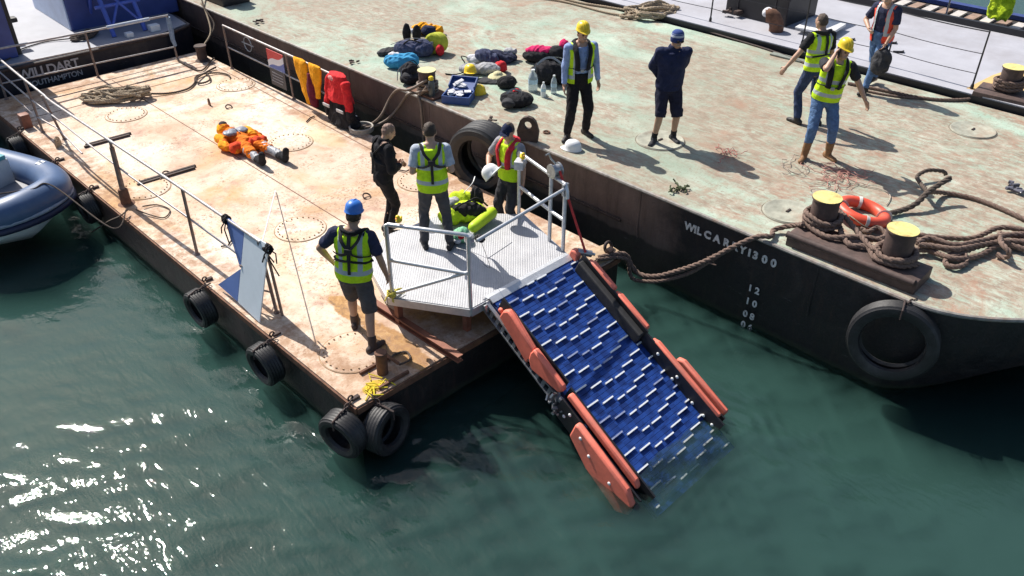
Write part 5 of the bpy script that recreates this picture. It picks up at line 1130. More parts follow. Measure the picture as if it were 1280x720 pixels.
m.build('papers', WHITEC, g); m = MB(); Ml2 = Mt @ Matrix.Translation((0, .23, .15)) @ Matrix.Rotation(R(20), 4, 'X')
for cc, ss in (((0, .17, 0), (.56, .34, .02)), ((0, .33, .04), (.56, .02, .09)), ((.27, .17, .04), (.02, .30, .09)), ((-.27, .17, .04), (.02, .30, .09))): m.box(Ml2 @ Vector(cc), ss, Ml2)
m.build('open_lid', MATS['blue_tray_plastic'], g, False); m = MB()
for k in range(6): m.box(Ml2 @ Vector((rn.uniform(-.18, .18), rn.uniform(.08, .26), .03+.008*k)), (rn.uniform(.08, .2), rn.uniform(.06, .12), .02), Ml2 @ Matrix.Rotation(rn.uniform(-1, 1), 4, 'Z'), bev=.006)
m.build('papers', WHITEC, g)
x, y = here(540, 122); m = MB(); M = Matrix.Translation((x, y, ZB)); g = thing('gas_canister', 'slim grey canister with yellow neck standing by the rope wound bollard', 'canister', (x, y, ZB)); m.lathe([(.01, 0), (.055, 0), (.058, .01), (.058, .26), (.05, .30), (.03, .32), (.01, .32)], 18, M); m.build('body', simple('canister_paint', (.12, .13, .12), .5, .2), g); m = MB(); m.lathe([(.03, .32), (.045, .325), (.045, .37), (.03, .385), (.01, .385)], 16, M); m.build('neck', YELPL, g)
# hard hats
def loose_hat(label, px, py, z, mat, rz=0, tilt=0, loc=None):
    x, y = (loc.x, loc.y) if loc else here(px, py, z); M = Matrix.Translation((x, y, (loc.z if loc else z))) @ Matrix.Rotation(rz, 4, 'Z') @ Matrix.Rotation(tilt, 4, 'X')
    g = thing('hard_hat', label, 'helmet', M=M); m = MB()
    pr = [(.100, .006), (.128, .004), (.130, .012), (.122, .022), (.118, .07), (.104, .115), (.078, .145), (.045, .160), (.01, .164)]
    m.ringed([[M @ Vector((r_*.93*math.cos(a), r_*1.12*math.sin(a) + (.06*max(0, math.sin(a))**3 if z_ < .02 else 0), z_)) for a in np.linspace(0, 6.28318, 33)[:-1]] for r_, z_ in pr]); m.build('shell', mat, g, True, 50)
    for dx in (-.03, 0, .03): m = MB(); m.tube([M @ Vector((dx, 1.12*.112*math.cos(R(a)), .012+.152*math.sin(R(a)) - abs(dx)*.3)) for a in range(22, 159, 10)], .006, 6, flat=(.014, .010)); m.build('ridge', mat, g)
    return g
loose_hat('yellow hard hat lying alone on the deck by the blue tray', 598, 117, ZB, YELPL, R(60)); loose_hat('white hard hat lying near the black shoes at the deck edge', 716, 187, ZB, WHITE, R(20))
loose_hat('yellow hard hat resting on the grey and white bag', 588, 91, ZB+.10, YELPL, R(150), .2)
wrc = Jc['R']['wr']; fdc = (Jc['R']['wr']-Jc['R']['el']).normalized()
loose_hat('white hard hat held in the hand of the man in the red life jacket', 0, 0, 0, WHITE, R(200), R(50), wrc + fdc*.13 + Vector((.02, -.08, -.02)))
# pile with navy jacket
g, c = soft('grey_bag', 'grey and white holdall under the yellow hard hat', 'bag', 600, 92, [(-.12, .12, .09, .22, .15, .10, a45), (.10, -.10, .10, .26, .16, .11, a45)], GREYC, seed=21, amp=.025, group=GB); strap(g, 'strap', [c+Vector((-.2, .15, .05)), c+Vector((-.4, .25, .02)), c+Vector((-.5, .42, .015))], BLACK, .05)
g, c = soft('navy_jacket', 'navy jacket bunched on top of the grey holdall', 'jacket', 605, 82, [(0, 0, .20, .20, .15, .12, a45), (.08, -.1, .14, .16, .16, .12, a45)], SLATE, seed=22, amp=.03, group=GB)
g, c = soft('red_pouch', 'small red pouch at the end of the grey holdall', 'pouch', 626, 90, [(0, 0, .10, .13, .11, .12, 0)], REDC, seed=23, amp=.025, group=GB)
g, c = soft('dark_jacket', 'dark navy waterproof jacket spread behind the grey holdall', 'jacket', 619, 77, [(0, 0, .10, .26, .17, .11, a45), (.16, -.16, .08, .20, .17, .10, a45), (-.12, .2, .07, .14, .13, .08, 0)], NAVYG, seed=24, amp=.04, group=GB)
lump_part(g, 'grey_lining', GREYC, [(c.x+.30, c.y-.12, c.z+.16, .14, .09, .08, a45)], seed=25)
g, c = soft('white_tote', 'small white bag with black strap behind the yellow hat', 'bag', 594, 77, [(0, 0, .06, .18, .12, .08, a45)], WHITEC, seed=26, group=GB); strap(g, 'strap', [c+Vector((-.1, .1, .08)), c+Vector((-.22, .16, .12)), c+Vector((-.25, .02, .03))], BLACK, .03)
strap(g, 'strap', [c+Vector((.10, .06, .10)), c+Vector((.2, -.02, .04)), c+Vector((.26, -.16, .03))], BLACK, .025)
# black bags in the middle
g, c = soft('black_pouch', 'black pouch with flap behind the round black kit bag', 'pouch', 634, 110, [(0, 0, .10, .18, .14, .13, a45)], BLACKCLOTH, seed=31, group=GB)
g, c = soft('straw_hat', 'pale yellow sun hat lying on a dark cloth', 'hat', 622, 99, [(0, 0, .05, .20, .17, .05, 0), (0, 0, .08, .10, .09, .07, 0)], cloth('straw', (.66, .60, .36)), seed=32, amp=.008, group=GB)
g, c = soft('dark_cloth', 'dark flat cloth under the pale sun hat', 'cloth', 616, 102, [(0, 0, .02, .34, .17, .035, a45), (.2, -.2, .03, .16, .12, .05, a45)], DARKGREY, seed=33, amp=.012, group=GB)
g, c = soft('kit_bag', 'round black kit bag with red tag nearest the deck edge', 'bag', 646, 131, [(0, 0, .10, .30, .22, .13, a45), (-.1, .1, .13, .14, .12, .11, a45)], BLACKCLOTH, seed=34, amp=.02, group=GB)
strap(g, 'strap', [c+Vector((-.25, .12, .08)), c+Vector((-.05, .05, .28)), c+Vector((.2, -.15, .10))], GREYPL, .03); lump_part(g, 'red_tag', REDC, [(c.x+.05, c.y+.06, c.z+.22, .07, .05, .03, 0)], seed=35)
lump_part(g, 'side_pocket', DARKGREY, [(c.x-.22, c.y-.02, c.z+.09, .12, .13, .09, a45)], seed=36); strap(g, 'buckle_strap', [c+Vector((-.1, -.18, .10)), c+Vector((.02, -.1, .24)), c+Vector((.12, .06, .22))], DARKGREY, .03)
# pink bag, holdall, bottles
g, c = soft('pink_bag', 'black and bright pink sports bag on the deck', 'bag', 680, 77, [(-.08, .10, .11, .32, .18, .12, a45), (.2, -.15, .14, .22, .18, .16, a45)], BLACKCLOTH, seed=41, amp=.02, group=GB)
lump_part(g, 'pink_panel', PINK, [(c.x+.0, c.y+.10, c.z+.20, .31, .16, .09, a45), (c.x+.36, c.y-.18, c.z+.26, .11, .13, .15, a45)], seed=42, amp=.02); lump_part(g, 'dark_red_end', cloth('dark_red_cloth', (.22, .02, .04)), [(c.x+.38, c.y-.32, c.z+.10, .10, .10, .10, 0)], seed=43, flatz=ZB+.002)
g, c = soft('black_holdall', 'black holdall with grey straps behind the water bottles', 'bag', 683, 104, [(0, 0, .20, .30, .22, .22, a45), (.26, -.26, .12, .22, .18, .15, a45)], BLACKCLOTH, seed=44, group=GB)
for k, (a_, b_) in enumerate((((-.28, .12, .22), (.1, -.02, .46)), ((-.18, .24, .26), (.25, -.1, .44)))): strap(g, 'strap', [c+Vector(a_), (c+Vector(a_)).lerp(c+Vector(b_), .5)+Vector((0, 0, .09)), c+Vector(b_), c+Vector(b_)+Vector((.1, -.16, -.1))], GREYPL, .045)
def clear_plastic():
    t = NT('clear_bottle'); t.base((.72, .82, .88)); t.rough(.12); t.b.inputs['Transmission Weight'].default_value = .55; t.b.inputs['IOR'].default_value = 1.2; return t.m
CLEARB = clear_plastic()
def bottle(label, px, py, r_, h, mat, capm):
    x, y = here(px, py); M = Matrix.Translation((x, y, ZB)); g = thing('water_bottle', label, 'bottle', (x, y, ZB), group='water bottles on the green deck'); m = MB()
    m.lathe([(.01, 0), (r_*.92, 0), (r_, .02), (r_, h*.30), (r_*.96, h*.33), (r_, h*.36), (r_, h*.62), (r_*.85, h*.75), (r_*.36, h*.90), (r_*.34, h*.93), (.01, h*.93)], 20, M); m.build('body', mat, g)
    m = MB(); m.lathe([(.01, h), (r_*.36, h), (r_*.40, h*.985), (r_*.40, h*.925), (.01, h*.925)], 14, M); m.build('cap', capm, g)
    m = MB(); m.lathe([(r_+.0015, h*.38), (r_+.0015, h*.58)], 20, M, cap=False); m.build('bottle_label', simple('bottle_label', (.45, .60, .72), .5, bump=0), g)
bottle('large clear water bottle, tallest of the three bottles', 666, 114, .085, .40, CLEARB, WHITE); bottle('small opaque white bottle standing in front of the others', 679, 121, .045, .27, WHITE, WHITE); bottle('medium clear bottle standing by the black holdall', 692, 117, .052, .34, CLEARB, WHITE)
# ------------------------------------------------------------------ jackets on the short rail
def hung_cloth(name, label, cat, y0, y1, z0, mat, x, lowmat=None, zs=.45, seed=1, band=None, thick=.12, flare=1.0):
    g = thing(name, label, cat, (x, (y0+y1)/2, z0)); mb = MB(); yc = (y0+y1)/2; hw = abs(y1-y0)/2; rn = random.Random(seed)
    def drape(zt, zb, k0, k1, sx=0):
        mm = MB(); mm.loft([(zb + (zt-zb)*t_, thick*(.55+.45*(1-t_)), hw*(k1+(k0-k1)*t_), 0) for t_ in (0, .2, .45, .7, .88, 1)], M=Matrix.Translation((x+sx, yc, 0))); return mm
    blob(drape(z0+.04, z0-zs, .62, 1.0*flare), 'upper', mat, g, .014, 1, .018, 4, seed)
    if lowmat: blob(drape(z0-zs+.07, .04, 1.02*flare, 1.15*flare), 'lower', lowmat, g, .014, 1, .018, 4, seed+1)
    if band:
        for yy in (-.55, .6): m = MB(); m.box((x-thick*1.02, yc+hw*yy, z0-zs-.12), (.02, hw*.55, .055), bev=.005); m.build('reflective_band', band, g)
    return g
RB = cloth('red_jacket', (.72, .03, .035), .3)
g = hung_cloth('red_jacket', 'red and black waterproof jacket hung on the short rail', 'jacket', 6.20, 6.95, .93, RB, 4.42, BLACKCLOTH, .44, 3, simple('reflective_grey', (.5, .5, .52), .4, bump=0), .17)
lump_part(g, 'hood', cloth('pink_lining', (.62, .25, .24)), [(4.35, 6.64, .90, .06, .13, .05, 0)], seed=4)
for yc, x_, zb in ((6.22, 4.36, .40), (6.90, 4.34, .34)):
    m = MB(); m.capsule((4.40, yc + (.10 if yc < 6.5 else -.10), .84), (x_, yc, zb), .085, .07); blob(m, 'sleeve', RB, g, .014, 1, .02, 5, int(yc*10)); m = MB(); m.capsule((x_, yc, zb), (x_, yc, zb-.16), .072, .066, e0=False); blob(m, 'cuff', BLACKCLOTH, g, .014, 1, .012, 5, 3)
g = thing('yellow_trousers', 'yellow bib trousers with dark red lining hung over the short rail', 'trousers', (4.43, 7.6, .93))
for yc, hw, zb, lean_ in ((7.74, .22, .12, -.16), (7.24, .20, .34, .02)):
    m = MB(); m.ringed([[Vector((4.37 + dx_*math.cos(a), yc + lean_*(.95-z_) + h_*math.sin(a), z_)) for a in np.linspace(0, 6.283, 21)[:-1]] for z_, dx_, h_ in ((zb, .04, hw*.30), (zb+.25, .05, hw*.62), (.72, .06, hw*.9), (.93, .06, hw*1.02), (.99, .035, hw*1.0))]); blob(m, 'leg', YELC, g, .014, 1, .014, 4, int(yc*10))
m = MB(); m.loft([(.15, .06, .10, 0), (.45, .09, .16, 0), (.80, .06, .10, 0)], M=Matrix.Translation((4.36, 7.40, 0))); blob(m, 'lining', cloth('dark_red_lining', (.13, .012, .03)), g, .014, 1, .016, 4, 9)
# sign board on the same rail
g = thing('rail_sign', 'small red white and blue sign with a dark lower panel hung on the short rail', 'sign', (4.44, 8.8, .5))
def sign_mat():
    t = NT('sign_print'); sx = t.n('ShaderNodeSeparateXYZ'); t.l(t.coord('Generated'), sx.inputs[0]); k = t.math('ADD', sx.outputs[2], t.math('MULTIPLY', sx.outputs[1], .55)); k = t.math('ADD', k, t.math('MULTIPLY', t.math('SINE', t.math('MULTIPLY', sx.outputs[1], 6)), .08))
    t.base(t.ramp(k, [(0, (.10, .15, .42)), (.52, (.10, .15, .42)), (.54, (.70, .70, .74)), (.86, (.70, .70, .74)), (.88, (.62, .06, .06)), (1, (.62, .06, .06))])); t.rough(.5); return t.m
m = MB(); m.box((4.405, 8.72, .70), (.012, .60, .36), bev=.003); m.build('printed_panel', sign_mat(), g, False); m = MB(); m.box((4.405, 8.72, .33), (.014, .56, .34), bev=.003); m.build('lower_panel', simple('dark_panel', (.03, .028, .04), .5), g, False)
m = MB(); 
for z in (.43, .37, .31, .25): m.box((4.396, 8.72+.04*(z < .3), z), (.006, .40, .022))
m.build('grey_lines', simple('grey_print', (.22, .22, .25), .6, bump=0), g, False)
# hose coil, black gear at the end of the rail
m = MB(); 
for k in range(3): m.tube([P(452, 162, .04) + Vector((.21*math.cos(a), .21*math.sin(a), .03*k)) for a in np.linspace(0, 6.283, 28)[:-1]], .018, 8, closed=True)
o = m.build('hose_coil', simple('pale_hose', (.36, .33, .29), .6)); tag(o, 'pale hose coiled on the barge edge below the red jacket', 'hose')
g = thing('dive_gear', 'black kit with small white fittings under the red jacket', 'kit', P(437, 158, 0)); c = P(437, 156, 0)
lump_part(g, 'bag', BLACKCLOTH, [(c.x, c.y, .12, .16, .24, .13, .2), (c.x-.05, c.y-.22, .08, .12, .14, .09, 0)], seed=6, flatz=.002)
for dx, dy, z in ((-.1, -.1, .22), (.02, .12, .24), (-.14, .1, .18), (.06, -.16, .20)): m = MB(); m.ell((c.x+dx, c.y+dy, z), (.022, .022, .018), n=10, m=6); m.build('fitting', WHITE, g)
# hoses from the bollard down to the barge
HOSE = simple('brown_hose', (.19, .14, .105), .55, var=.25, scale=20)
for lab, pts in (('outer brown hose looping from the bollard down to the barge edge', [P(534, 100, ZB+.3), P(512, 112, ZB+.12), P(498, 112, ZB+.06), P(488, 122, ZB-.2), P(476, 145, .25), P(462, 156, .06), P(448, 158, .04)]),
                 ('inner brown hose looping from the bollard down to the barge edge', [P(536, 112, ZB+.2), P(522, 116, ZB+.06), P(510, 118, ZB+.05), P(500, 132, .45), P(486, 148, .2), P(470, 157, .06), P(455, 160, .04)]),
                 ('brown hose hanging straight down the barge side below the bollard', [P(534, 108, ZB+.25), P(528, 116, ZB+.08), P(523, 120, ZB+.02), Vector((5.08, P(522, 125, ZB).y, ZB-.15)), Vector((5.07, P(522, 125, ZB).y-.03, .1)), Vector((5.06, P(522, 125, ZB).y-.05, -.6))])):
    m = MB(); m.tube(smooth_path(pts, .04), .026, 10); o = m.build('hose', HOSE); tag(o, lab, 'hose', 'hoses hanging from the bollard')
# ------------------------------------------------------------------ bollards
def bollard(parent, x, y, z, r_, h, capm=YELPAINT, rim=1.10):
    M = Matrix.Translation((x, y, z)); m = MB(); m.lathe([(r_, 0), (r_, h-.03), (r_*rim, h-.025), (r_*rim, h-.002), (.01, h-.001)], 32, M); b_ = m.build('post', DARKRUST2, parent); m = MB(); m.lathe([(.005, h+.004), (r_*rim*.985, h+.004), (r_*rim*.99, h)], 32, M); m.build('painted_cap', capm, b_)
DARKRUST2 = simple('bollard_steel', (.085, .055, .048), .7, var=.4, scale=8, bump=.4, dirt=(.16, .09, .07), dirt_amt=.7)
bg = thing('mooring_bollards', 'pair of rusty bollards with yellow tops on a raised plinth at the bow', 'bollard', (5.5, -2.7, ZB))
d = (P(1147, 342, ZB) - P(1006, 292, ZB)); c = Vector((5.48, -2.83, ZB+.085)); rz = R(-88)
m = MB(); m.box(c, (1.62, .48, .17), Matrix.Rotation(rz, 4, 'Z'), bev=.012); m.build('plinth', DARKRUST2, bg)
m = MB(); m.tube([(5.23, -2.02, ZB+.15), (5.27, -3.62, ZB+.15)], .045, 12); m.build('plinth_pipe', DARKRUST2, bg)
bollard(bg, 5.70, -2.22, ZB+.15, .165, .42); bollard(bg, 5.56, -3.24, ZB+.15, .165, .44)
bg2 = thing('mooring_bollard', 'rusty yellow topped bollard wound with rope on the far side of the green deck', 'bollard', (12.5, -2.3, ZB))
m = MB(); q = P(1266, 128, ZB+.06); m.box((12.3, -2.35, ZB+.09), (1.3, .62, .18), Matrix.Rotation(R(-85), 4, 'Z'), bev=.012); m.build('plinth', DARKRUST2, bg2); bollard(bg2, 12.42, -2.12, ZB+.17, .17, .42)
bg3 = thing('mooring_bollard', 'yellow topped bollard wound with hoses at the near edge by the black backpack', 'bollard', (5.3, 5.2, ZB)); bollard(bg3, 5.36, 5.18, ZB, .15, .42, simple('cream_paint', (.60, .55, .28), .6, var=.2, scale=20)); m = MB(); m.box((5.36, 5.18, ZB+.02), (.40, .75, .04), bev=.006); m.build('base_plate', STEELRUST, bg3)
m = MB()
for k in range(4): m.tube([(5.36+.178*math.cos(a), 5.18+.178*math.sin(a), ZB+.06+.045*k+.02*math.sin(a+k)) for a in np.linspace(0, 6.283, 26)[:-1]], .022, 8, closed=True)
o = m.build('hose_turns', HOSE); tag(o, 'turns of brown hose round the bollard by the black backpack', 'hose')
# ------------------------------------------------------------------ ropes
def rope(label, pts, r_, mat=None, closed=False, cat='rope', group=None, pitch=7):
    m = MB(); rope_mesh(m, pts, r_, closed, pitch=pitch); o = m.build('rope', mat or ROPE, None, True, 60); tag(o, label, cat, group); return o
def turns(x, y, z, r_, n, rr, seed):
    rn = random.Random(seed); out = []
    for k in range(n*14+1):
        a = 2*math.pi*k/14; out.append(Vector((x+(r_+rn.uniform(0, .02))*math.cos(a), y+(r_+rn.uniform(0, .02))*math.sin(a), z+rr*1.7*k/14+rn.uniform(-.01, .01))))
    return out
rope('thick brown rope wound round the left bow bollard and bollard plinth', turns(5.70, -2.22, ZB+.20, .205, 2, .034, 1), .036)
rope('thick brown rope wound round the right bow bollard', turns(5.56, -3.24, ZB+.19, .205, 2, .034, 2), .036)
rope('brown rope figure of eight between the two bow bollards', [Vector((5.72+.24*math.cos(a), -2.24+.24*math.sin(a), ZB+.33+.02*math.sin(3*a))) for a in np.linspace(3.9, -.6, 12)] + [P(1085, 305, ZB+.26), P(1098, 312, ZB+.30)] + [Vector((5.56+.22*math.cos(a), -3.24+.22*math.sin(a), ZB+.28)) for a in np.linspace(1.9, -3.0, 12)], .034)
W0 = Vector((4.30, .22, .06))
rope('upper strand of the slack brown mooring rope between ramp head and bow', [P(748, 322, .10), Vector((4.54, -.04, .03)), Vector((4.62, -.14, -.16)), Vector((4.66, -.27, -.26)), Vector((4.72, -.48, -.22)), Vector((4.78, -.71, -.08)), Vector((4.88, -1.12, .24)), Vector((4.98, -1.50, .62)), Vector((5.08, -1.72, .80)), Vector((5.18, -1.84, ZB+.06)), P(968, 287, ZB+.06), P(990, 282, ZB+.12), P(1004, 280, ZB+.25)], .036)
rope('lower strand of the slack brown mooring rope between ramp head and bow', [P(745, 325, .10), Vector((4.52, -.08, -.02)), Vector((4.58, -.19, -.32)), Vector((4.65, -.40, -.31)), Vector((4.73, -.63, -.22)), Vector((4.84, -.93, -.02)), Vector((4.90, -1.14, .21)), Vector((4.95, -1.30, .40))], .030)
m = MB(); rn = random.Random(4)
for k in range(5): rope_mesh(m, [Vector((4.90, -1.15, .25))+Vector((rn.uniform(-.05, .05), rn.uniform(-.05, .05), rn.uniform(-.03, .06))), Vector((4.92, -1.24, .30))+Vector((rn.uniform(-.06, .06), rn.uniform(-.08, .08), rn.uniform(-.1, .08)))], .012)
o = m.build('rope_splice', ROPE); tag(o, 'frayed brown splice on the slack mooring rope', 'rope')
# block with shackle at the barge's corner
g = thing('shackle_block', 'pale wooden block with rusty shackle at the barge corner by the rope', 'block', (4.25, .15, .06)); m = MB(); m.box((4.25, .16, .05), (.5, .26, .10), Matrix.Rotation(R(-10), 4, 'Z'), bev=.01); m.build('block', TANPAINT, g); m = MB(); m.tube([Vector((4.38+.07*math.cos(a), .12+.02*math.sin(a), .14+.07*math.sin(a))) for a in np.linspace(0, 6.283, 16)[:-1]], .024, 8, closed=True); m.box((4.33, .06, .13), (.10, .08, .08), Matrix.Rotation(.6, 4, 'X'), bev=.01); m.build('shackle', DARKRUST, g)
# rope pile right of the bollards
pile = []
rn = random.Random(17)
ends = [(1152, 285), (1168, 300), (1190, 318), (1215, 322), (1250, 312), (1280, 305), (1300, 300)]
for k, (dx, dy, zz) in enumerate(((0, -8, .05), (3, 2, .06), (-2, 9, .05), (6, 4, .12), (0, 14, .05), (4, -2, .13))):
    pts = [P(x_ + dx + rn.uniform(-4, 4), y_ + dy + rn.uniform(-4, 4) - (6 if 2 < j < 5 else 0), ZB+zz+rn.uniform(0, .05)) for j, (x_, y_) in enumerate([(1130+k*3, 296+k*2), (1160, 301), (1190, 309), (1220, 309), (1250, 300), (1285, 297), (1330, 292)])]
    rope(['brown mooring rope strand along the back of the rope pile', 'thick brown strand crossing the middle of the rope pile', 'brown rope strand at the front of the pile by the bollard', 'upper brown strand lying over the rope pile', 'lowest brown strand nearest the deck edge in the rope pile', 'topmost brown strand with a gentle bend on the rope pile'][k], pts, .036, group='strands of the rope pile at the bow')
rope('loop of brown rope hanging out of the front of the rope pile', [P(1200, 312, ZB+.15), P(1186, 320, ZB+.06), P(1182, 330, ZB+.05), P(1196, 334, ZB+.05), P(1208, 328, ZB+.05), P(1206, 318, ZB+.10)], .034)
rope('loop of brown rope laid across the top of the rope pile', [P(1250, 292, ZB+.1), P(1252, 304, ZB+.2), P(1262, 316, ZB+.16), P(1256, 322, ZB+.06), P(1246, 318, ZB+.05)], .034)
rope('brown rope slumped over the middle of the bollard plinth', [Vector((5.76, -2.45, ZB+.2)), Vector((5.58, -2.56, ZB+.22)), Vector((5.44, -2.74, ZB+.21)), Vector((5.52, -2.92, ZB+.22)), Vector((5.36, -3.10, ZB+.21)), Vector((5.40, -3.38, ZB+.22)), Vector((5.60, -3.50, ZB+.21))], .036)
rope('second brown rope crossing the bollard plinth', [Vector((5.48, -2.16, ZB+.22)), Vector((5.42, -2.45, ZB+.21)), Vector((5.60, -2.72, ZB+.25)), Vector((5.78, -2.95, ZB+.22)), Vector((5.86, -3.15, ZB+.1)), Vector((5.98, -3.1, ZB+.05))], .036)
rope('short brown rope bundle between lifebuoy and right bollard', [P(1070, 278, ZB+.05), P(1084, 290, ZB+.06), P(1096, 284, ZB+.08), P(1108, 294, ZB+.06), P(1090, 300, ZB+.08), P(1078, 296, ZB+.05), P(1064, 300, ZB+.07), P(1085, 308, ZB+.06)], .033)
rope('dark stiff rope rising from the lifebuoy to a spliced eye', [P(1108, 268, ZB+.05), P(1130, 262, ZB+.06), P(1146, 254, ZB+.12), P(1158, 242, ZB+.2), P(1172, 232, ZB+.25), P(1188, 222, ZB+.33)], .040, ROPED)
rope('dark rope eye loop arching above the deck', [P(1160, 240, ZB+.2), P(1150, 228, ZB+.16), P(1147, 220, ZB+.12), P(1160, 213, ZB+.15), P(1178, 214, ZB+.12), P(1182, 218, ZB+.05)], .030, ROPED)
rope('long brown rope running from the spliced eye to the right edge', [P(1160, 240, ZB+.18), P(1180, 241, ZB+.05), P(1210, 246, ZB+.035), P(1245, 258, ZB+.035), P(1285, 276, ZB+.035), P(1340, 300, ZB+.035)], .034)
rope('brown rope from the walking man to the far bollard', [P(1060, 104, ZB+.03), P(1100, 112, ZB+.03), P(1150, 122, ZB+.03), P(1190, 125, ZB+.03), P(1222, 122, ZB+.04), P(1240, 112, ZB+.14), P(1252, 104, ZB+.25)], .030)
rope('second thin rope lying beside the rope to the far bollard', [P(1075, 112, ZB+.02), P(1105, 118, ZB+.02), P(1135, 122, ZB+.02), P(1160, 123, ZB+.02)], .022)
rope('brown rope wound round the far yellow topped bollard', turns(12.42, -2.12, ZB+.22, .21, 3, .034, 5), .034)
m = MB(); rope_mesh(m, heap(P(815, 20, ZB+.03), .55, 6, .02, .16, 7, .55, R(-45)), .034); rope_mesh(m, heap(P(822, 14, ZB+.08), .38, 4, .04, .16, 9, .6, R(-45)), .034); o = m.build('rope_coil', ROPET); tag(o, 'tan rope dropped in a loose coil on the far edge of the green deck', 'rope')
rope('tan rope leading from the loose coil along the far deck edge', [P(660, -14, ZB+.03), P(720, 2, ZB+.03), P(760, 9, ZB+.03), P(790, 14, ZB+.03), P(808, 17, ZB+.06)], .028, ROPET)
rope('second tan rope running up to the loose coil', [P(640, -6, ZB+.03), P(700, 1, ZB+.03), P(760, 16, ZB+.03), P(800, 22, ZB+.04)], .024, ROPET)
m = MB(); m.tube(smooth_path([P(848, 28, ZB+.02), P(900, 44, ZB+.02), P(960, 62, ZB+.02), P(1006, 79, ZB+.02)], .3), .022, 6); o = m.build('deck_cable', DARKRUST); tag(o, 'dark cable lying along the far edge of the green deck', 'cable')
m = MB(); m.box(P(986, 72, ZB+.02), (.75, .16, .03), Matrix.Rotation(R(-88), 4, 'Z'), bev=.006); o = m.build('steel_offcut', simple('grey_green_offcut', (.20, .22, .19), .7)); tag(o, 'flat grey steel strip at the end of the dark cable', 'steel strip')
# rope and debris on the far barge deck
m = MB(); rope_mesh(m, heap((1.95, 10.74, .03), .46, 8, .02, .20, 21, .5, R(-40), .5), .026); rope_mesh(m, heap((2.1, 10.6, .10), .34, 5, .02, .16, 33, .55, R(-20), .5), .026); rope_mesh(m, heap((1.6, 10.9, .03), .26, 4, .02, .10, 35, .5, R(-60), .5), .026); o = m.build('rope_coil', ROPET); tag(o, 'pale tan rope heaped at the stern of the small barge', 'rope')
rope('dark rope leading from the tan heap to the stern bollard', [Vector((2.2, 10.65, .1)), P(205, 117, .03), P(232, 112, .03), P(243, 104, .03), P(245, 96, .05), P(258, 92, .04), P(262, 100, .04), P(250, 104, .04), P(246, 98, .07), P(262, 88, .03), P(270, 84, .05)], .020, ROPED)
rope('dark rope lying across the stern corner of the small barge', [P(222, 75, .03), P(238, 84, .03), P(252, 88, .03), P(262, 78, .04), P(268, 72, .1)], .018, ROPED); rope('short dark rope end on the stern corner hatch', [P(256, 92, .05), P(272, 91, .03), P(284, 93, .03), P(288, 97, .03)], .018, ROPED)
rope('mooring line hanging from the big barge down to the stern bollard', [Vector((5.16, 13.2, ZB+.05)), Vector((5.09, 12.9, ZB-.05)), Vector((4.8, 12.2, .45)), Vector((4.45, 11.85, .32)), Vector((4.3, 11.75, .30))], .020, ROPET)
rope('second line from the big barge edge to the stern bollard', [Vector((5.5, 13.9, ZB+.3)), Vector((5.12, 13.0, ZB+.03)), Vector((5.0, 12.4, .5)), Vector((4.5, 11.9, .33)), Vector((4.28, 11.8, .30))], .018, ROPED)
g = thing('winch_block', 'dark winch standing on the far left of the green deck edge', 'winch', P(268, 6, ZB)); q = P(270, 4, ZB); m = MB(); m.box((q.x+.3, q.y, ZB+.18), (.7, .9, .36), bev=.03); m.build('housing', BOXM, g); m = MB(); m.cyl((q.x+.3, q.y-.5, ZB+.45), (q.x+.3, q.y+.5, ZB+.45), .2, n=16); m.build('drum', DARKRUST, g)
# small things on the big deck
def twine(label, px, py, mat, n, rad, r_, seed, z=ZB):
    rn = random.Random(seed); c = P(px, py, z); m = MB()
    for k in range(n):
        p = c + Vector((rn.gauss(0, rad*.35), rn.gauss(0, rad*.35), .012)); pts = [p]; a = rn.uniform(0, 6.28)
        for j in range(7): a += rn.uniform(-1.5, 1.5); p = p + Vector((math.cos(a), math.sin(a), 0))*rad*.28; p.z = z+.012+rn.random()*.05; pts.append(p.copy())
        m.tube(smooth_path(pts, .04), r_, 5)
    o = m.build('tangled_twine', mat); tag(o, label, 'twine'); return o
PKT = simple('pink_twine', (.46, .22, .18), .8); twine('tangle of pink netting twine in front of the man on the phone', 1047, 222, PKT, 24, .30, .0045, 3); twine('small tangle of red twine right of the striped hat man', 908, 193, simple('red_twine', (.42, .14, .12), .8), 8, .18, .005, 4)
twine('thin pale twine trailing beside the pink tangle', 1008, 217, simple('dull_twine', (.32, .26, .22), .8), 5, .34, .005, 9)
rope('thin pale cord curving towards the lifebuoy', [P(1108, 256, ZB+.02), P(1113, 246, ZB+.02), P(1106, 238, ZB+.02), P(1085, 233, ZB+.02), P(1060, 228, ZB+.02)], .007, simple('pale_cord', (.5, .44, .36), .8))
def scrap(label, px, py, z, sz, seed, mat=None, n=5):
    rn = random.Random(seed); c = P(px, py, z); m = MB()
    for k in range(n): m.box(c+Vector((rn.uniform(-1, 1)*sz, rn.uniform(-1, 1)*sz*.7, sz*.25+.01)), (sz*rn.uniform(.3, .9), sz*rn.uniform(.15, .4), sz*rn.uniform(.15, .35)), Matrix.Rotation(rn.uniform(0, 3), 4, 'Z') @ Matrix.Rotation(rn.uniform(-.4, .4), 4, 'X'), bev=.005)
    o = m.build('scrap_metal', mat or DARKRUST); tag(o, label, 'scrap'); return o
GREENG = simple('dark_green_scrap', (.06, .08, .03), .8)
twine('small dark green scrap of net on the deck above the bow lettering', 845, 238, GREENG, 7, .11, .011, 14)
scrap('small dark scrap near the jackets at the deck edge', 440, 79, ZB, .10, 15); scrap('dark scrap by the lug beside the lorry tyre', 614, 152, ZB, .11, 16); scrap('dark scrap on the far left of the green deck', 325, 29, ZB, .14, 17); scrap('grey mechanical scrap at the right edge of the green deck', 1268, 238, ZB, .16, 18, simple('grey_scrap', (.09, .09, .12), .7), 8)
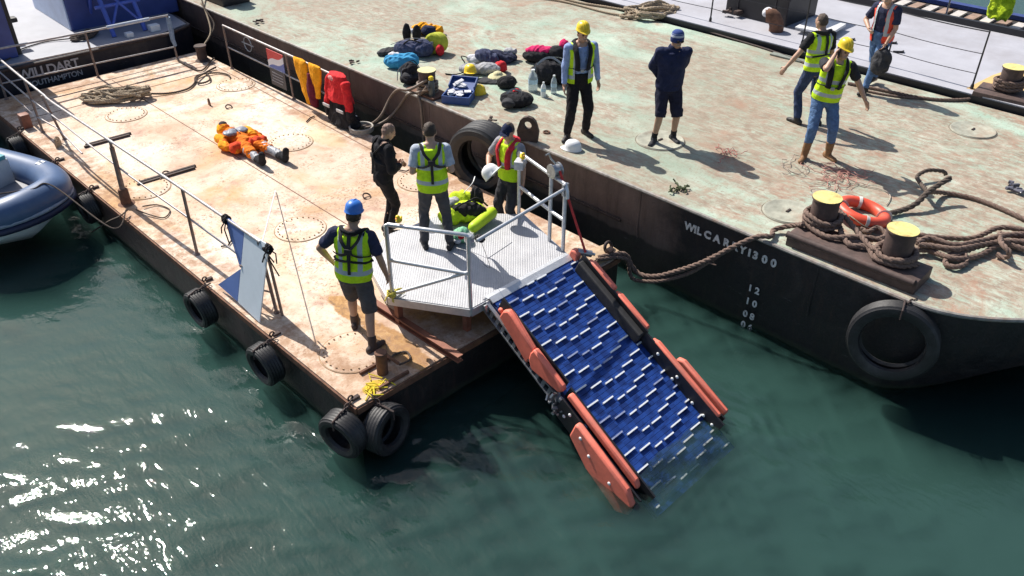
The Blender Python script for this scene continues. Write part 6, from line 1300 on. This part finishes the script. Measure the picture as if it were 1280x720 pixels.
scrap('dark scrap behind the right deck man by the far rope', 936, 48, ZB, .2, 19); scrap('brown scrap on the far deck edge by the deck house', 918, 18, ZB+.14, .3, 20, None, 8)
m = MB(); q = P(683, 166, ZB); m.tube([q+Vector((.05*math.cos(a), .05*math.sin(a), .015)) for a in np.linspace(0, 6.28, 14)[:-1]], .012, 6, closed=True); o = m.build('iron_ring', STEELRUST); tag(o, 'small rusty iron ring beside the dark lug', 'ring')
lg = thing('deck_cowl', 'rusty curved cowl with white cloth at the far edge of the green deck', 'cowl', P(970, 46, ZB)); q = P(968, 46, ZB); m = MB(); m.tube(smooth_path([q, q+Vector((.0, 0, .25)), q+Vector((-.05, .1, .42)), q+Vector((-.12, .22, .42))], .05), .15, 16, radii=None); m.build('pipe', STEELRUST, lg); lump_part(lg, 'white_cloth', WHITEC, [(q.x-.08, q.y+.2, ZB+.48, .13, .12, .10, 0)], seed=3)
# lifebuoy
lb = thing('lifebuoy', 'orange lifebuoy with grab line lying on the ropes between the bollards', 'lifebuoy', P(1078, 264, ZB+.1)); c = P(1078, 265, ZB+.10); Ml = Matrix.Translation(c) @ Matrix.Rotation(R(10), 4, Vector((1, 1, 0)))
m = MB(); m.tube([Ml @ Vector((.29*math.cos(a), .29*math.sin(a), 0)) for a in np.linspace(0, 6.28318, 49)[:-1]], .078, 18, closed=True); m.build('ring', simple('orange_lifebuoy', (.72, .085, .04), .45, var=.15, scale=5, bump=.05, dirt=(.55, .2, .15), dirt_amt=.4), lb)
for k in range(4):
    a = R(35+90*k); m = MB(); t_ = Vector((-math.sin(a), math.cos(a), 0)); rr_ = Vector((math.cos(a), math.sin(a), 0))
    m.tube([Ml @ (rr_*.29 + (rr_*math.cos(b_)+Vector((0, 0, 1))*math.sin(b_))*.081) for b_ in np.linspace(0, 6.283, 20)[:-1]], 1, 6, closed=True, flat=(.055, .006)); m.build('band', simple('pale_band', (.62, .58, .54), .6), lb)
m = MB(); rn = random.Random(6); m.tube(smooth_path([Ml @ Vector(((.37+.03*math.sin(4*a))*math.cos(a), (.37+.03*math.sin(4*a))*math.sin(a), .03*math.cos(4*a))) for a in np.linspace(0, 6.28318, 33)[:-1]], .03, True), .008, 6, closed=True); m.build('grab_line', ROPET, lb)
# ------------------------------------------------------------------ on the small barge
# rescue dummy on its back in an orange suit
dm = thing('rescue_dummy', 'training dummy in orange suit lying on its back on the barge deck', 'dummy', P(315, 188, 0)); hd0 = P(280, 163, .10); ft0 = P(357, 208, .10); ax = (ft0-hd0); ax.z = 0; ax = ax.normalized(); sx_ = Vector((ax.y, -ax.x, 0)); D = lambda a, b_, z: Vector((hd0.x, hd0.y, 0)) + ax*(a*1.12) + sx_*b_ + Vector((0, 0, z))
# sx_ points towards the camera's side of the dummy
g = MB(); g.ell(D(.02, 0, .13), (.11, .11, .12), None); g.capsule(D(.28, -.0, .10), D(.74, 0, .10), .145, .14); g.capsule(D(.30, .17, .10), D(.30, -.17, .10), .10, .10)
for s in (-1, 1): g.capsule(D(.26, .23*s, .11), D(.58, .33*s, .09), .085, .075); g.capsule(D(.58, .33*s, .09), D(.84, .27*s, .10), .07, .065); g.capsule(D(.75, .10*s, .12), D(1.14, .15*s, .11), .11, .085)
blob(g, 'suit', ORC, dm, .016, 2, .028, 6, 4, [((0, 0, .003), (0, 0, -1))])
lump_part(dm, 'hood', YELC, [(*D(.02, .02, .13), .12, .13, .115, 0)], seed=2, flatz=.003); m = MB(); m.ell(D(.0, .0, .225), (.075, .07, .045)); m.build('face_panel', DARKGREY, dm)
lump_part(dm, 'chest_pad', simple('silver_grey_pad', (.20, .22, .27), .5, bump=.2), [(*D(.42, .09, .235), .13, .15, .05, math.atan2(ax.y, ax.x)), (*D(.42, -.11, .23), .12, .12, .05, math.atan2(ax.y, ax.x))], seed=3, amp=.015); m = MB(); m.tube([D(.28, .0, .27), D(.42, .0, .295), D(.56, .0, .26)], 1, 6, flat=(.03, .01)); m.build('pad_strap', WHITEC, dm)
YORC = cloth('yellow_orange_cloth', (.88, .36, .015)); lump_part(dm, 'sleeve', YORC, [(*D(.34, .27, .13), .16, .09, .09, math.atan2(ax.y, ax.x)), (*D(.56, .33, .11), .17, .085, .08, math.atan2(ax.y, ax.x))], seed=15, flatz=.003); lump_part(dm, 'sleeve', YORC, [(*D(.46, -.22, .16), .24, .09, .09, math.atan2(ax.y, ax.x))], seed=16, flatz=.003)
lump_part(dm, 'red_skirt', ORR, [(*D(.80, .2, .13), .16, .13, .10, 0), (*D(.82, -.14, .14), .20, .13, .10, 0), (*D(.48, -.24, .12), .2, .06, .09, math.atan2(ax.y, ax.x))], seed=5, amp=.03, flatz=.003)
for s, l in ((1, 1.30), (-1, 1.42)):
    g = MB(); g.capsule(D(.98, .15*s, .11), D(l, .17*s, .10), .085, .07); blob(g, 'trouser_leg', simple('silver_leg', (.30, .31, .34), .5, bump=.3), dm, .014, 2, .015, 8, 3)
    g = MB(); g.capsule(D(l, .17*s, .09), D(l+.16, .18*s, .09), .075, .07); g.capsule(D(l+.15, .18*s, .07), D(l+.20, .19*s, .24), .062, .055); blob(g, 'boot', BLACKCLOTH, dm, .014, 2, .006, 8, 3)
# long beam and angle irons
def ibeam(name, label, cat, a, b_, w_, h, mat, group=None):
    a, b_ = Vector(a), Vector(b_); d = b_-a; M = Matrix.Translation(a) @ Matrix.Rotation(math.atan2(d.y, d.x), 4, 'Z') @ Matrix.Rotation(-math.asin(d.z/d.length), 4, 'Y'); m = MB(); L = d.length; t_ = w_*.14
    m.box(M @ Vector((L/2, 0, t_/2)), (L, w_, t_), M); m.box(M @ Vector((L/2, 0, h-t_/2)), (L, w_, t_), M); m.box(M @ Vector((L/2, 0, h/2)), (L, t_, h-2*t_-.002), M); o = m.build(name, mat, None, False); tag(o, label, cat, group); return o
ibeam('steel_beam', 'long red brown steel beam reaching over the front edge under the platform', 'beam', (1.32, -.22, .012), (1.27, 1.75, .012), .085, .09, REDBROWN)
for (x0, x1, y, lab) in ((.55, 1.35, 8.86, 'dark angle irons lying across the deck by the far railing post'), (.58, 1.55, 6.78, 'dark angle irons lying across the deck inside the thick railing post')):
    g = thing('angle_iron', lab, 'angle iron', (x0, y, 0)); 
    for k in (0, 1): m = MB(); m.box(((x0+x1)/2+.05*k, y+.07*k, .02), (x1-x0, .045, .035), Matrix.Rotation(R(-3), 4, 'Z'), bev=.003); m.build('bar', DARKRUST, g, False)
m = MB(); m.tube(smooth_path([P(170, 262, .03), P(186, 268, .03), P(205, 272, .02), P(212, 262, .02), P(196, 256, .02), P(178, 258, .04)], .04), .010, 6); o = m.build('wire_loop', ROPED); tag(o, 'dark wire loop at the foot of the thick railing post', 'wire')
for lab, pts in (('short bent bar on the deck near the dummy', [P(383, 152, .02), P(388, 147, .02), P(393, 145, .02)]), ('hooked rod by the lime vest man', [P(497, 212, .02), P(508, 214, .03), P(516, 210, .02)]), ('bent rod beside the small red lug', [P(276, 308, .02), P(285, 307, .02), P(290, 299, .03)])):
    m = MB(); m.tube(pts, .012, 6); o = m.build('bent_rod', DARKRUST); tag(o, lab, 'rod')
m = MB(); rn = random.Random(5)
for k in range(12): p = P(470, 486, .012) + Vector((rn.gauss(0, .07), rn.gauss(0, .07), 0)); m.tube([p, p+Vector((rn.uniform(-.1, .1), rn.uniform(-.1, .1), .02)), p+Vector((rn.uniform(-.15, .15), rn.uniform(-.15, .15), 0))], .008, 5)
o = m.build('yellow_twine', simple('yellow_twine_fibre', (.72, .58, .03), .8)); tag(o, 'tangle of yellow twine by the short corner bollard', 'twine')
m = MB(); rope_mesh(m, [(.72, .34, .05), (.85, .42, .02), (.98, .36, .02), (.92, .22, .02), (.75, .2, .05)], .014); o = m.build('rope_end', ROPED); tag(o, 'dark rope end beside the short corner bollard', 'rope')
# ------------------------------------------------------------------ kit on the platform
g = thing('rescue_pack', 'lime and black rescue pack lying open on the platform beside the men', 'rescue pack', (2.95, 1.62, ZP)); q = P(585, 275, ZP)
lump_part(g, 'pack_body', LIMEC, [(q.x, q.y+.05, ZP+.12, .30, .20, .13, a45), (q.x-.22, q.y+.12, ZP+.10, .18, .16, .13, 0), (q.x+.1, q.y+.25, ZP+.18, .2, .12, .14, a45)], seed=51, amp=.03, flatz=ZP+.002)
lump_part(g, 'black_panel', BLACKCLOTH, [(q.x-.02, q.y-.06, ZP+.20, .24, .10, .10, a45), (q.x+.26, q.y+.10, ZP+.22, .10, .10, .17, 0)], seed=52, amp=.03); lump_part(g, 'grey_cover', GREYC, [(q.x-.10, q.y+.22, ZP+.24, .14, .10, .06, 0)], seed=53)
strap(g, 'white_strap', [q+Vector((.08, .16, .34)), q+Vector((.22, .14, .44)), q+Vector((.36, .24, .46))], WHITE, .03)
for k in range(3): strap(g, 'black_strap', [q+Vector((-.2+.1*k, .05, .22)), q+Vector((-.1+.1*k, -.08, .34)), q+Vector((.05+.1*k, -.14, .18))], BLACK, .03)
m = MB(); a_, b_ = P(592, 284, ZP+.1), P(614, 266, ZP+.12); m.capsule(a_, b_, .075, .085, 18); o = m.build('float_tube', simple('lime_float', (.52, .72, .02), .5, var=.12, bump=.1)); tag(o, 'lime coloured float lying in front of the rescue pack', 'float')
g, c = soft('net_bag', 'green and white mesh bag with a red patch on the platform', 'bag', 577, 302, [(0, 0, .10, .12, .11, .11, 0)], simple('green_mesh', (.20, .52, .30), .7, var=.6, scale=40, bump=.5), ZP, 61, .02); lump_part(g, 'red_patch', REDC, [(c.x-.06, c.y-.07, c.z+.14, .05, .05, .04, 0)], seed=62); lump_part(g, 'white_patch', WHITEC, [(c.x-.08, c.y-.02, c.z+.06, .06, .06, .05, 0)], seed=63)
m = MB(); q = P(600, 298, ZP+.9)
for k in range(6): m.tube([q+Vector((.04*math.cos(a+k), .04*math.sin(a), .03*math.sin(a+k))) for a in np.linspace(0, 5.5, 9)], .012, 5)
o = m.build('black_tie', BLACK); tag(o, 'black tie knotted round the gate bar end', 'tie'); m = MB(); m.tube(smooth_path([q, q+Vector((.1, -.05, -.4)), P(604, 330, ZP+.02)], .1), .003, 5); o = m.build('thin_cord', BLACK); tag(o, 'thin dark cord hanging from the gate bar to the platform', 'cord')
# rubber ducks on the handrail
def duck(label, p, rz):
    g = thing('rubber_duck', label, 'rubber duck', p, rz); p = Vector(p); f_ = Vector((math.cos(rz), math.sin(rz), 0)); m = MB(); m.ell(p+Vector((0, 0, .03)), (.048, .036, .032), Matrix.Rotation(rz, 4, 'Z')); m.ell(p+f_*.022+Vector((0, 0, .078)), (.027, .027, .027)); m.ell(p-f_*.045+Vector((0, 0, .045)), (.022, .016, .014), Matrix.Rotation(rz, 4, 'Z')); blob(m, 'body', YELPL, g, .006, 2)
    m = MB(); m.ell(p+f_*.052+Vector((0, 0, .074)), (.014, .014, .006), Matrix.Rotation(rz, 4, 'Z'), 10, 6); m.build('beak', simple('orange_beak', (.8, .25, .02), .4, bump=0), g)
duck('yellow rubber duck on the near corner of the platform handrail', P(499, 278, ZP+1.01), R(200)); duck('yellow rubber duck on the silver box of the handrail', P(653, 199, ZP+1.0), R(250))
# rucksack of the walking man, hi-vis jacket on the pontoon rail
q = Ji['L']['wr'] + Vector((0, 0, -.08)); g = thing('rucksack', 'dark rucksack hanging from the walking man\'s hand', 'rucksack', q); lump_part(g, 'body', DARKGREY, [(q.x-.03, q.y, q.z-.24, .12, .17, .24, .3), (q.x-.10, q.y, q.z-.30, .09, .13, .15, .3)], seed=71); strap(g, 'strap', [q+Vector((0, .05, -.05)), q+Vector((0, 0, .06)), q+Vector((0, -.05, -.05))], BLACK)
q = P(1229, 6, 1.2); g = thing('hi_vis_jacket', 'lime yellow jacket hung on the pontoon rail at the top of the picture', 'jacket', (q.x, q.y, 1.3)); m = MB(); m.loft([(.62, .13, .24, 0), (.8, .14, .27, 0), (1.1, .13, .25, 0), (1.36, .10, .22, 0), (1.42, .05, .15, 0)], M=Matrix.Translation((18.03, q.y+.02, 0))); blob(m, 'body', cloth('lime_jacket', (.60, .78, .03)), g, .02, 1, .05, 4, 8)
